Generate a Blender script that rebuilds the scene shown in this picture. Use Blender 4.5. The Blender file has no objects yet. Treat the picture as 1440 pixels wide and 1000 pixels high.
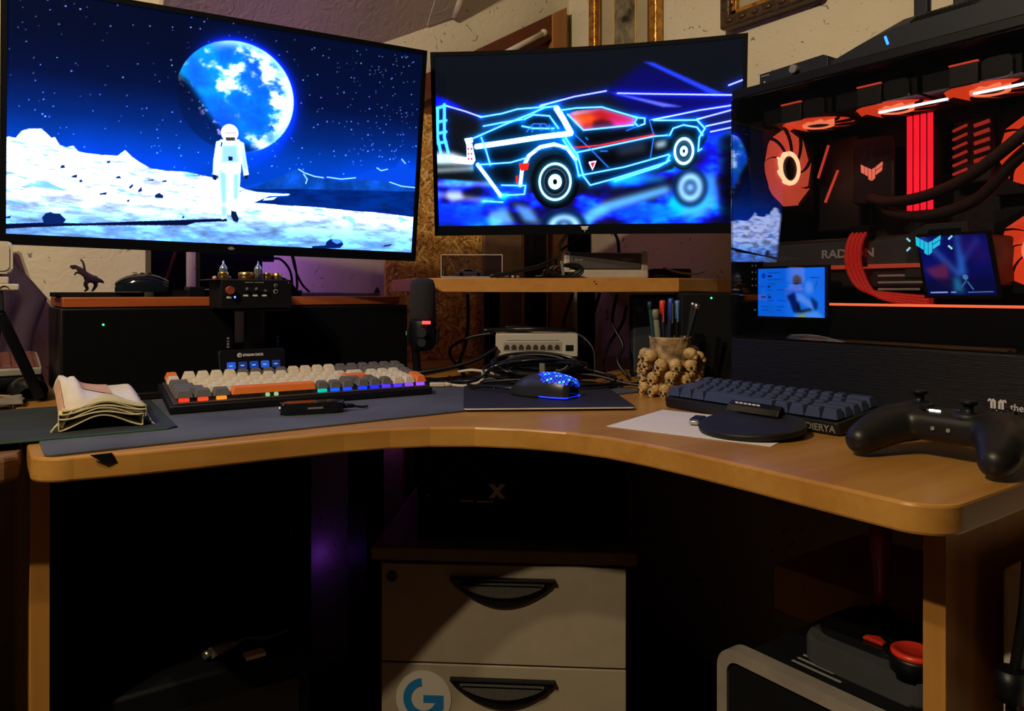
import bpy, bmesh, math, random
import numpy as np
from mathutils import Vector, Matrix, Euler

random.seed(7)
SC = bpy.context.scene
COL = SC.collection
PI = math.pi
R = math.radians

# ------------------------------------------------------------------ camera, world, lights, exposure
# Room axes: x runs along the left (gable) wall, y runs along the right wall, both wings of the desk follow them.
VIEW = math.atan2(.58, .815)                      # the camera looks diagonally into the corner
cam = bpy.data.cameras.new('camera')
cam.sensor_width = 36; cam.lens = 26.25; cam.shift_y = -.0625; cam.clip_start = .02
camo = bpy.data.objects.new('camera', cam); COL.objects.link(camo)
camo.location = (0, 0, .935); camo.rotation_euler = (PI/2, 0, -VIEW)
SC.camera = camo

SC.view_settings.view_transform = 'Standard'
SC.view_settings.look = 'None'
SC.view_settings.exposure = 0.0
SC.view_settings.gamma = 1.0
SC.view_settings.use_curve_mapping = False
SC.cycles.max_bounces = 8
SC.cycles.transparent_max_bounces = 16
SC.cycles.caustics_reflective = False
SC.cycles.caustics_refractive = False

w = bpy.data.worlds.new('dim_room'); SC.world = w; w.use_nodes = True
w.node_tree.nodes['Background'].inputs[0].default_value = (.55, .48, .42, 1)
w.node_tree.nodes['Background'].inputs[1].default_value = .012

def lamp(name, loc, power, color, radius):
    l = bpy.data.lights.new(name, 'POINT'); l.energy = power; l.color = color; l.shadow_soft_size = radius
    o = bpy.data.objects.new(name, l); COL.objects.link(o); o.location = loc
    return o
WARM = (1.0, .80, .51)
lamp('ceiling_bulb', (-1.0, .30, 2.2), 80, WARM, .025)          # two bulbs of the room's ceiling lamp, behind the viewer
lamp('ceiling_bulb', (-.71, .51, 2.2), 42, WARM, .025)
lamp('violet_strip_light', (.56, 1.69, 1.00), .32, (.42, .16, 1.0), .02)   # light strip behind the left monitor
lamp('violet_strip_light', (.62, 1.50, 1.36), .42, (.42, .14, 1.0), .03)
lamp('violet_floor_light', (.69, 1.765, .28), .010, (.30, .06, 1.0), .02)
lamp('violet_floor_light', (.88, 1.772, .58), .03, (.55, .10, .60), .02)     # light strip behind the desk near the floor
lamp('violet_floor_light', (1.12, .16, .42), .05, (.35, .12, 1.0), .04)

# ------------------------------------------------------------------ materials
MATS = {}
def mat(name, color, rough=.6, metal=0., var=.12, scale=30, bump=0., bscale=None, emit=None, estr=1., alpha=None,
        coat=0., stretch=(1, 1, 1), col2=None, spec=None):
    """principled material whose colour is broken up by noise"""
    if name in MATS: return MATS[name]
    m = bpy.data.materials.new(name); m.use_nodes = True
    nt = m.node_tree; b = nt.nodes['Principled BSDF']
    b.inputs['Roughness'].default_value = rough; b.inputs['Metallic'].default_value = metal
    if spec is not None: b.inputs['Specular IOR Level'].default_value = spec
    if coat: b.inputs['Coat Weight'].default_value = coat; b.inputs['Coat Roughness'].default_value = .12
    tc = nt.nodes.new('ShaderNodeTexCoord'); mp = nt.nodes.new('ShaderNodeMapping')
    mp.inputs['Scale'].default_value = stretch
    nt.links.new(tc.outputs['Object'], mp.inputs['Vector'])
    n = nt.nodes.new('ShaderNodeTexNoise'); n.inputs['Scale'].default_value = scale; n.inputs['Detail'].default_value = 4
    nt.links.new(mp.outputs['Vector'], n.inputs['Vector'])
    r = nt.nodes.new('ShaderNodeValToRGB')
    c1 = tuple(max(0, c*(1-var)) for c in color); c2 = col2 or tuple(min(1, c*(1+var)) for c in color)
    r.color_ramp.elements[0].position = .3; r.color_ramp.elements[1].position = .7
    r.color_ramp.elements[0].color = (*c1, 1); r.color_ramp.elements[1].color = (*c2, 1)
    nt.links.new(n.outputs['Fac'], r.inputs['Fac'])
    nt.links.new(r.outputs['Color'], b.inputs['Base Color'])
    if bump:
        n2 = nt.nodes.new('ShaderNodeTexNoise'); n2.inputs['Scale'].default_value = bscale or scale*3; n2.inputs['Detail'].default_value = 5
        nt.links.new(mp.outputs['Vector'], n2.inputs['Vector'])
        bp = nt.nodes.new('ShaderNodeBump'); bp.inputs['Strength'].default_value = bump; bp.inputs['Distance'].default_value = .004
        nt.links.new(n2.outputs['Fac'], bp.inputs['Height']); nt.links.new(bp.outputs['Normal'], b.inputs['Normal'])
    if emit:
        b.inputs['Emission Color'].default_value = (*emit, 1); b.inputs['Emission Strength'].default_value = estr
    MATS[name] = m
    return m

def wood(name, c_dark, c_light, rough=.42, grain=9., axis=0, coat=.0):
    if name in MATS: return MATS[name]
    m = bpy.data.materials.new(name); m.use_nodes = True
    nt = m.node_tree; b = nt.nodes['Principled BSDF']; b.inputs['Roughness'].default_value = rough
    if coat: b.inputs['Coat Weight'].default_value = coat; b.inputs['Coat Roughness'].default_value = .2
    tc = nt.nodes.new('ShaderNodeTexCoord'); mp = nt.nodes.new('ShaderNodeMapping')
    s = [grain, grain, grain]; s[axis] = grain*.09; mp.inputs['Scale'].default_value = s
    nt.links.new(tc.outputs['Object'], mp.inputs['Vector'])
    n = nt.nodes.new('ShaderNodeTexNoise'); n.inputs['Scale'].default_value = 2.2; n.inputs['Detail'].default_value = 7; n.inputs['Distortion'].default_value = .8
    nt.links.new(mp.outputs['Vector'], n.inputs['Vector'])
    f = nt.nodes.new('ShaderNodeTexNoise'); f.inputs['Scale'].default_value = 14; f.inputs['Detail'].default_value = 3
    nt.links.new(mp.outputs['Vector'], f.inputs['Vector'])
    mx = nt.nodes.new('ShaderNodeMath'); mx.operation = 'MULTIPLY_ADD'; mx.inputs[1].default_value = .35
    nt.links.new(f.outputs['Fac'], mx.inputs[0]); 
    sc = nt.nodes.new('ShaderNodeMath'); sc.operation = 'MULTIPLY'; sc.inputs[1].default_value = .75
    nt.links.new(n.outputs['Fac'], sc.inputs[0]); nt.links.new(sc.outputs[0], mx.inputs[2])
    r = nt.nodes.new('ShaderNodeValToRGB')
    r.color_ramp.elements[0].position = .38; r.color_ramp.elements[1].position = .72
    r.color_ramp.elements[0].color = (*c_dark, 1); r.color_ramp.elements[1].color = (*c_light, 1)
    nt.links.new(mx.outputs[0], r.inputs['Fac']); nt.links.new(r.outputs['Color'], b.inputs['Base Color'])
    MATS[name] = m
    return m

def osb_mat():
    m = bpy.data.materials.new('strand_board'); m.use_nodes = True
    nt = m.node_tree; b = nt.nodes['Principled BSDF']; b.inputs['Roughness'].default_value = .55
    tc = nt.nodes.new('ShaderNodeTexCoord')
    n0 = nt.nodes.new('ShaderNodeTexNoise'); n0.inputs['Scale'].default_value = 9
    nt.links.new(tc.outputs['Object'], n0.inputs['Vector'])
    mixv = nt.nodes.new('ShaderNodeVectorMath'); mixv.operation = 'MULTIPLY_ADD'; mixv.inputs[1].default_value = (.03, .03, .03)
    nt.links.new(n0.outputs['Color'], mixv.inputs[0]); nt.links.new(tc.outputs['Object'], mixv.inputs[2])
    facs = []
    for rot, sc, st in ((.4, 70, .22), (1.25, 62, .2), (2.3, 80, .25)):
        mp = nt.nodes.new('ShaderNodeMapping'); mp.inputs['Rotation'].default_value = (0, rot, 0); mp.inputs['Scale'].default_value = (1, 1, st)
        nt.links.new(mixv.outputs[0], mp.inputs['Vector'])
        v = nt.nodes.new('ShaderNodeTexVoronoi'); v.inputs['Scale'].default_value = sc
        nt.links.new(mp.outputs['Vector'], v.inputs['Vector']); facs.append(v)
    mix0 = nt.nodes.new('ShaderNodeMixRGB'); mix0.blend_type = 'LIGHTEN'; mix0.inputs[0].default_value = .8
    nt.links.new(facs[0].outputs['Color'], mix0.inputs[1]); nt.links.new(facs[1].outputs['Color'], mix0.inputs[2])
    mix = nt.nodes.new('ShaderNodeMixRGB'); mix.blend_type = 'MULTIPLY'; mix.inputs[0].default_value = .6
    nt.links.new(mix0.outputs[0], mix.inputs[1]); nt.links.new(facs[2].outputs['Color'], mix.inputs[2])
    bw = nt.nodes.new('ShaderNodeRGBToBW'); nt.links.new(mix.outputs[0], bw.inputs[0])
    r = nt.nodes.new('ShaderNodeValToRGB')
    r.color_ramp.elements[0].position = .12; r.color_ramp.elements[1].position = .75
    r.color_ramp.elements[0].color = (.20, .09, .014, 1); r.color_ramp.elements[1].color = (.85, .52, .14, 1)
    nt.links.new(bw.outputs[0], r.inputs['Fac']); nt.links.new(r.outputs['Color'], b.inputs['Base Color'])
    bp = nt.nodes.new('ShaderNodeBump'); bp.inputs['Strength'].default_value = .5; bp.inputs['Distance'].default_value = .003
    nt.links.new(bw.outputs[0], bp.inputs['Height']); nt.links.new(bp.outputs['Normal'], b.inputs['Normal'])
    MATS['osb'] = m
    return m

def plaster(name, color, spots=.5):
    m = bpy.data.materials.new(name); m.use_nodes = True
    nt = m.node_tree; b = nt.nodes['Principled BSDF']; b.inputs['Roughness'].default_value = .85
    tc = nt.nodes.new('ShaderNodeTexCoord')
    big = nt.nodes.new('ShaderNodeTexNoise'); big.inputs['Scale'].default_value = 3.5; big.inputs['Detail'].default_value = 6
    sp = nt.nodes.new('ShaderNodeTexNoise'); sp.inputs['Scale'].default_value = 26; sp.inputs['Detail'].default_value = 2; sp.inputs['Distortion'].default_value = 2.5
    for n in (big, sp): nt.links.new(tc.outputs['Object'], n.inputs['Vector'])
    r1 = nt.nodes.new('ShaderNodeValToRGB')
    r1.color_ramp.elements[0].position = .35; r1.color_ramp.elements[1].position = .65
    r1.color_ramp.elements[0].color = (*[c*.88 for c in color], 1); r1.color_ramp.elements[1].color = (*color, 1)
    nt.links.new(big.outputs['Fac'], r1.inputs['Fac'])
    r2 = nt.nodes.new('ShaderNodeValToRGB')
    r2.color_ramp.elements[0].position = .285; r2.color_ramp.elements[1].position = .325
    d = 1-spots; r2.color_ramp.elements[0].color = (d, d, d, 1); r2.color_ramp.elements[1].color = (1, 1, 1, 1)
    nt.links.new(sp.outputs['Fac'], r2.inputs['Fac'])
    mx = nt.nodes.new('ShaderNodeMixRGB'); mx.blend_type = 'MULTIPLY'; mx.inputs[0].default_value = 1
    nt.links.new(r1.outputs['Color'], mx.inputs[1]); nt.links.new(r2.outputs['Color'], mx.inputs[2])
    nt.links.new(mx.outputs[0], b.inputs['Base Color'])
    bp = nt.nodes.new('ShaderNodeBump'); bp.inputs['Strength'].default_value = .25; bp.inputs['Distance'].default_value = .006
    nt.links.new(sp.outputs['Fac'], bp.inputs['Height']); nt.links.new(bp.outputs['Normal'], b.inputs['Normal'])
    MATS[name] = m
    return m

def glow(name, color, strength=1.):
    if name in MATS: return MATS[name]
    m = bpy.data.materials.new(name); m.use_nodes = True
    nt = m.node_tree; b = nt.nodes['Principled BSDF']
    b.inputs['Base Color'].default_value = (*[c*.5 for c in color], 1)
    b.inputs['Emission Color'].default_value = (*color, 1); b.inputs['Emission Strength'].default_value = strength
    b.inputs['Roughness'].default_value = .4
    MATS[name] = m
    return m

def screen_mat(name):
    """a display: shows the picture stored on the panel's points, under a faintly glossy cover"""
    m = bpy.data.materials.new(name); m.use_nodes = True
    nt = m.node_tree; b = nt.nodes['Principled BSDF']
    b.inputs['Base Color'].default_value = (.001, .001, .0015, 1); b.inputs['Roughness'].default_value = .6
    b.inputs['Specular IOR Level'].default_value = .02
    a = nt.nodes.new('ShaderNodeAttribute'); a.attribute_name = 'picture'
    nt.links.new(a.outputs['Color'], b.inputs['Emission Color']); b.inputs['Emission Strength'].default_value = 1
    return m

def clear_mat(name, tint, refl, rough=0.):
    """clear sheet: lets light through, mirrors more at grazing angles"""
    m = bpy.data.materials.new(name); m.use_nodes = True
    nt = m.node_tree; nt.nodes.remove(nt.nodes['Principled BSDF']); out = nt.nodes['Material Output']
    t = nt.nodes.new('ShaderNodeBsdfTransparent'); t.inputs[0].default_value = (*tint, 1)
    g = nt.nodes.new('ShaderNodeBsdfGlossy'); g.inputs['Roughness'].default_value = rough; g.inputs[0].default_value = (1, 1, 1, 1)
    fr = nt.nodes.new('ShaderNodeFresnel'); fr.inputs[0].default_value = 1.52
    ad = nt.nodes.new('ShaderNodeMath'); ad.operation = 'MULTIPLY_ADD'; ad.inputs[1].default_value = 1.0; ad.inputs[2].default_value = refl; ad.use_clamp = True
    nt.links.new(fr.outputs[0], ad.inputs[0])
    mx = nt.nodes.new('ShaderNodeMixShader')
    nt.links.new(ad.outputs[0], mx.inputs[0]); nt.links.new(t.outputs[0], mx.inputs[1]); nt.links.new(g.outputs[0], mx.inputs[2])
    nt.links.new(mx.outputs[0], out.inputs[0])
    return m

# ------------------------------------------------------------------ mesh helpers
class MB:
    def __init__(s): s.bm = bmesh.new(); s.mi = 0
    def _add(s, verts, faces, M=None, smooth=False):
        vs = [s.bm.verts.new(M @ Vector(v) if M is not None else v) for v in verts]
        out = []
        for f in faces:
            try:
                fc = s.bm.faces.new([vs[i] for i in f]); fc.material_index = s.mi; fc.smooth = smooth; out.append(fc)
            except ValueError: pass
        return vs, out
    def box(s, c, d, bev=0., M=None, seg=2):
        x, y, z = [v/2 for v in d]
        V = [(c[0]+i*x, c[1]+j*y, c[2]+k*z) for i in (-1, 1) for j in (-1, 1) for k in (-1, 1)]
        F = [(0, 1, 3, 2), (4, 6, 7, 5), (0, 4, 5, 1), (2, 3, 7, 6), (0, 2, 6, 4), (1, 5, 7, 3)]
        vs, fs = s._add(V, F, M)
        if bev:
            ed = list({e for f in fs for e in f.edges})
            r = bmesh.ops.bevel(s.bm, geom=ed, offset=bev, segments=seg, affect='EDGES', profile=.5)
            for f in r['faces']: f.material_index = s.mi; f.smooth = True
        return s
    def span(s, a, b, bev=0., M=None, seg=2):
        return s.box([(p+q)/2 for p, q in zip(a, b)], [abs(q-p) for p, q in zip(a, b)], bev, M, seg)
    def prism(s, pts, z0, z1, bev=0., M=None, seg=2):
        n = len(pts)
        V = [(x, y, z0) for x, y in pts]+[(x, y, z1) for x, y in pts]
        F = [tuple(range(n-1, -1, -1)), tuple(range(n, 2*n))]+[(i, (i+1) % n, n+(i+1) % n, n+i) for i in range(n)]
        vs, fs = s._add(V, F, M)
        if bev:
            ed = [e for e in fs[0].edges]+[e for e in fs[1].edges]
            r = bmesh.ops.bevel(s.bm, geom=ed, offset=bev, segments=seg, affect='EDGES', profile=.5)
            for f in r['faces']: f.material_index = s.mi
        return s
    def slab(s, pts, z0, z1, r=.003):
        """plate with softly rounded rims, for outlines that bend inwards"""
        P = [Vector(p) for p in pts]; n = len(P); N = []
        for i in range(n):
            d0 = (P[i]-P[i-1]).normalized(); d1 = (P[(i+1) % n]-P[i]).normalized()
            nn = Vector((d0.y+d1.y, -d0.x-d1.x)); nn.normalize(); N.append(nn/max(.5, nn.dot(Vector((d1.y, -d1.x)))))
        V = []; prof = [(z0, r), (z0+r*.3, r*.3), (z0+r, 0), (z1-r, 0), (z1-r*.3, r*.3), (z1, r)]
        for z, ins in prof: V += [(p.x-q.x*ins, p.y-q.y*ins, z) for p, q in zip(P, N)]
        F = [tuple(range(n-1, -1, -1)), tuple(range(5*n, 6*n))]
        for k in range(5): F += [(k*n+i, k*n+(i+1) % n, k*n+n+(i+1) % n, k*n+n+i) for i in range(n)]
        s._add(V, F)
        return s
    def cyl(s, p, q, r0, r1=None, n=20, smooth=True):
        p, q = Vector(p), Vector(q); r1 = r0 if r1 is None else r1
        d = (q-p); L = d.length; M = Matrix.Translation(p) @ d.to_track_quat('Z', 'Y').to_matrix().to_4x4()
        V = [(r0*math.cos(2*PI*i/n), r0*math.sin(2*PI*i/n), 0) for i in range(n)]+[(r1*math.cos(2*PI*i/n), r1*math.sin(2*PI*i/n), L) for i in range(n)]
        vs, fs = s._add(V, [(i, (i+1) % n, n+(i+1) % n, n+i) for i in range(n)], M, smooth)
        s._cap([v for v in vs[:n]][::-1]); s._cap(vs[n:])
        return s
    def _cap(s, vs):
        try: f = s.bm.faces.new(vs); f.material_index = s.mi
        except ValueError: pass
    def lathe(s, prof, n=28, M=None, smooth=True, cap=True):
        """prof: (r, z) from bottom to top"""
        V = []; 
        for r, z in prof:
            V += [(r*math.cos(2*PI*i/n), r*math.sin(2*PI*i/n), z) for i in range(n)]
        F = [(k*n+i, k*n+(i+1) % n, (k+1)*n+(i+1) % n, (k+1)*n+i) for k in range(len(prof)-1) for i in range(n)]
        vs, fs = s._add(V, F, M, smooth)
        if cap: s._cap(vs[:n][::-1]); s._cap(vs[-n:])
        return s
    def ball(s, c, r, n=16, m=10, M=None):
        r = (r, r, r) if isinstance(r, (int, float)) else r
        V = [(c[0], c[1], c[2]-r[2])]
        for k in range(1, m):
            t = -PI/2+PI*k/m
            V += [(c[0]+r[0]*math.cos(t)*math.cos(2*PI*i/n), c[1]+r[1]*math.cos(t)*math.sin(2*PI*i/n), c[2]+r[2]*math.sin(t)) for i in range(n)]
        V.append((c[0], c[1], c[2]+r[2])); L = len(V)-1
        F = [(0, 1+(i+1) % n, 1+i) for i in range(n)]
        F += [(1+k*n+i, 1+k*n+(i+1) % n, 1+(k+1)*n+(i+1) % n, 1+(k+1)*n+i) for k in range(m-2) for i in range(n)]
        F += [(L, 1+(m-2)*n+i, 1+(m-2)*n+(i+1) % n) for i in range(n)]
        s._add(V, F, M, True)
        return s
    def tube(s, pts, r, n=8, closed=False, smooth_path=6):
        P = catmull(pts, smooth_path, closed) if smooth_path else [Vector(p) for p in pts]
        N = len(P); rs = r if isinstance(r, (list, tuple)) else None
        up = Vector((0, 0, 1)); V = []; prev = None
        for i in range(N):
            t = (P[(i+1) % N]-P[i-1]) if closed else (P[min(i+1, N-1)]-P[max(i-1, 0)])
            if t.length < 1e-9: t = Vector((0, 0, 1))
            t.normalize()
            if prev is None:
                a = t.cross(up) if abs(t.dot(up)) < .95 else t.cross(Vector((1, 0, 0)))
            else: a = prev-t*prev.dot(t)
            if a.length < 1e-6: a = t.orthogonal()
            a.normalize(); prev = a; b = t.cross(a)
            rr = r if rs is None else np.interp(i/(N-1), np.linspace(0, 1, len(rs)), rs)
            V += [P[i]+a*(rr*math.cos(2*PI*k/n))+b*(rr*math.sin(2*PI*k/n)) for k in range(n)]
        K = N if closed else N-1
        F = [(i*n+k, i*n+(k+1) % n, ((i+1) % N)*n+(k+1) % n, ((i+1) % N)*n+k) for i in range(K) for k in range(n)]
        vs, fs = s._add(V, F, None, True)
        if not closed: s._cap(vs[:n][::-1]); s._cap(vs[-n:])
        return s
    def grid(s, fn, nu, nv, smooth=True):
        V = [fn(i/nu, j/nv) for j in range(nv+1) for i in range(nu+1)]
        F = [(j*(nu+1)+i, j*(nu+1)+i+1, (j+1)*(nu+1)+i+1, (j+1)*(nu+1)+i) for j in range(nv) for i in range(nu)]
        s._add(V, F, None, smooth)
        return s
    def poly(s, pts3, thick=None):
        s._add(pts3, [tuple(range(len(pts3)))])
        return s
    def mesh(s, name, mats):
        bmesh.ops.recalc_face_normals(s.bm, faces=s.bm.faces[:])
        me = bpy.data.meshes.new(name); s.bm.to_mesh(me); s.bm.free()
        for m in (mats if isinstance(mats, (list, tuple)) else [mats]): me.materials.append(m)
        return me
    def build(s, name, mats, parent=None, loc=None, rot=None):
        return put(name, s.mesh(name, mats), parent, loc, rot)

def put(name, me, parent=None, loc=None, rot=None):
    o = bpy.data.objects.new(name, me); COL.objects.link(o)
    if parent is not None: o.parent = parent
    if loc is not None: o.location = loc
    if rot is not None: o.rotation_euler = rot
    return o

def catmull(pts, k, closed=False):
    P = [Vector(p) for p in pts]; n = len(P); out = []
    if n < 3 and not closed: 
        return [P[0].lerp(P[-1], i/k) for i in range(k+1)]
    for i in range(n if closed else n-1):
        p0 = P[i-1] if (i > 0 or closed) else P[0]*2-P[1]
        p1, p2 = P[i], P[(i+1) % n]
        p3 = P[(i+2) % n] if (closed or i+2 < n) else P[-1]*2-P[-2]
        for j in range(k):
            t = j/k
            out.append(.5*((2*p1)+(p2-p0)*t+(2*p0-5*p1+4*p2-p3)*t*t+(3*p1-p0-3*p2+p3)*t**3))
    if not closed: out.append(P[-1])
    return out

def tag(o, label=None, cat=None, group=None, kind=None):
    if label: o['label'] = label
    if cat: o['category'] = cat
    if group: o['group'] = group
    if kind: o['kind'] = kind
    return o
def thing(name, label, cat, loc=(0, 0, 0), rz=0., group=None):
    o = bpy.data.objects.new(name, None); COL.objects.link(o); o.empty_display_size = .05
    o.location = loc; o.rotation_euler = (0, 0, rz)
    return tag(o, label, cat, group)

def lettering(name, txt, size, mt, parent, loc, rot, depth=.0004, bold=0., align='LEFT', sx=1.):
    c = bpy.data.curves.new(name, 'FONT'); c.body = txt; c.size = size; c.extrude = depth; c.align_x = align
    c.offset = bold; c.resolution_u = 3
    t = bpy.data.objects.new('tmp_text', c); COL.objects.link(t)
    me = bpy.data.meshes.new_from_object(t); bpy.data.objects.remove(t); bpy.data.curves.remove(c)
    me.materials.clear(); me.materials.append(mt)
    o = put(name, me, parent, loc, rot); o.scale = (sx, 1, 1)
    return o

def remeshed(mb, voxel, name, mats, parent=None, loc=None, rot=None, smooth=4):
    """melt overlapping closed shapes into one continuous skin"""
    me = mb.mesh(name+'_raw', mats)
    t = bpy.data.objects.new('tmp', me); COL.objects.link(t)
    md = t.modifiers.new('r', 'REMESH'); md.mode = 'VOXEL'; md.voxel_size = voxel; md.use_smooth_shade = True
    sm = t.modifiers.new('s', 'SMOOTH'); sm.iterations = smooth; sm.factor = .5
    dg = bpy.context.evaluated_depsgraph_get(); dg.update()
    out = bpy.data.meshes.new_from_object(t.evaluated_get(dg)); out.name = name
    bpy.data.objects.remove(t); bpy.data.meshes.remove(me)
    for p in out.polygons: p.use_smooth = True
    out.materials.clear()
    for m in (mats if isinstance(mats, (list, tuple)) else [mats]): out.materials.append(m)
    return put(name, out, parent, loc, rot)

def rrect(w, h, r, n=5, cx=0., cy=0.):
    """rounded rectangle outline"""
    P = []
    for sx, sy, a0 in ((1, 1, 0), (-1, 1, 90), (-1, -1, 180), (1, -1, 270)):
        for i in range(n+1):
            a = R(a0+90*i/n); P.append((cx+sx*(w/2-r)+r*math.cos(a), cy+sy*(h/2-r)+r*math.sin(a)))
    return P
FRONT = Matrix.Rotation(PI/2, 4, 'X')     # (x, y, depth) drawn upright: x right, y up, +z towards the viewer (-y)
UP = (PI/2, 0, 0)

def V2(X, Y):
    """a floor position given across and along the view, in room axes"""
    c, s_ = math.cos(VIEW), math.sin(VIEW)
    return (c*X+s_*Y, -s_*X+c*Y)


# ------------------------------------------------------------------ pictures on the displays (flat print, drawn in panel units u, v in 0..1)
class Canvas:
    def __init__(s, W, H, asp):
        s.W, s.H, s.asp = W, H, asp
        s.u, s.v = np.meshgrid(np.linspace(0, 1, W), np.linspace(0, 1, H))
        s.x, s.y = s.u*asp, s.v                       # square units: panel height = 1
        s.c = np.zeros((H, W, 3)); s.px = 1/H
    def blend(s, a, col):
        a = np.clip(a, 0, 1)[..., None]; s.c = s.c*(1-a)+np.array(col)*a
    def add(s, a, col): s.c += np.clip(a, 0, None)[..., None]*np.array(col)
    def inside(s, pts):
        """soft coverage of a polygon"""
        P = np.array(pts)*[s.asp, 1]; acc = np.zeros_like(s.x)
        for ox, oy in ((-.25, -.25), (.25, -.25), (-.25, .25), (.25, .25)):
            X = s.x+ox*s.px; Y = s.y+oy*s.px; ins = np.zeros(X.shape, bool)
            for (x0, y0), (x1, y1) in zip(P, np.roll(P, -1, 0)):
                if y0 == y1: continue
                k = ((y0 > Y) != (y1 > Y)) & (X < (x1-x0)*(Y-y0)/(y1-y0)+x0); ins ^= k
            acc += ins
        return acc/4
    def poly(s, pts, col, op=1., fuzz=0):
        a = s.inside(pts)
        if fuzz: a = blur(a, fuzz)
        s.blend(a*op, col)
    def dist(s, pts, closed=False):
        P = np.array(pts)*[s.asp, 1]; d = np.full(s.x.shape, 9.)
        Q = list(zip(P[:-1], P[1:]))+([(P[-1], P[0])] if closed else [])
        for a, b in Q:
            ab = b-a; L = ab@ab+1e-12
            t = np.clip(((s.x-a[0])*ab[0]+(s.y-a[1])*ab[1])/L, 0, 1)
            d = np.minimum(d, np.hypot(s.x-a[0]-t*ab[0], s.y-a[1]-t*ab[1]))
        return d
    def line(s, pts, wd, col, halo=None, hw=.012, hs=.8, closed=False):
        d = s.dist(pts, closed)
        if halo is not None: s.add(hs*np.exp(-(d/hw)**1.3), halo)
        s.blend((wd-d)/s.px+.5, col)
    def ell(s, c, rx, ry, col, wd=None, halo=None, hw=.012, hs=.8, rot=0.):
        X = s.x-c[0]*s.asp; Y = s.y-c[1]; cr, sr = math.cos(rot), math.sin(rot)
        q = np.hypot((X*cr+Y*sr)/rx, (-X*sr+Y*cr)/ry); d = (q-1)*min(rx, ry)
        if wd is not None: d = np.abs(d)-wd
        if halo is not None: s.add(hs*np.exp(-(np.maximum(d, 0)/hw)**1.3)*(d > -1), halo)
        s.blend(-d/s.px+.5, col)

def soften(a):
    p = np.pad(a, 1, 'edge')
    return (p[:-2, 1:-1]+p[2:, 1:-1]+p[1:-1, :-2]+p[1:-1, 2:]+2*p[1:-1, 1:-1])/6
def blur(a, r):
    """three box blurs of radius r points"""
    r = int(r)
    for _ in range(3):
        for ax in (0, 1):
            pd = [(0, 0)]*a.ndim; pd[ax] = (r+1, r); c = np.cumsum(np.pad(a, pd, 'edge'), ax)
            a = (np.take(c, range(2*r+1, c.shape[ax]), ax)-np.take(c, range(0, c.shape[ax]-2*r-1), ax))/(2*r+1)
    return a
def fbm(X, Y, scale, octs=4, seed=0, gain=.55):
    rng = np.random.RandomState(seed); out = np.zeros(X.shape); amp = 1; tot = 0
    for o in range(octs):
        g = rng.rand(64, 64); x = X*scale+17.3*o; y = Y*scale+5.1*o
        xi = np.floor(x).astype(int); yi = np.floor(y).astype(int); fx = x-xi; fy = y-yi
        fx = fx*fx*(3-2*fx); fy = fy*fy*(3-2*fy)
        a = g[yi % 64, xi % 64]; b = g[yi % 64, (xi+1) % 64]; c = g[(yi+1) % 64, xi % 64]; d = g[(yi+1) % 64, (xi+1) % 64]
        out += amp*((a*(1-fx)+b*fx)*(1-fy)+(c*(1-fx)+d*fx)*fy); tot += amp; amp *= gain; scale *= 2
    return out/tot
def step(e0, e1, x):
    t = np.clip((x-e0)/(e1-e0), 0, 1); return t*t*(3-2*t)
def lin(c):
    c = np.clip(c, 0, 1); return np.where(c <= .04045, c/12.92, ((c+.055)/1.055)**2.4)
def light_out(c, boost):
    """display values to light: whites of a bright panel go past the camera's white"""
    l = lin(c); k = np.clip(c, 0, 1)
    return l*(1+np.array([.40, .45, 1.])*boost*k**7)

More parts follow.
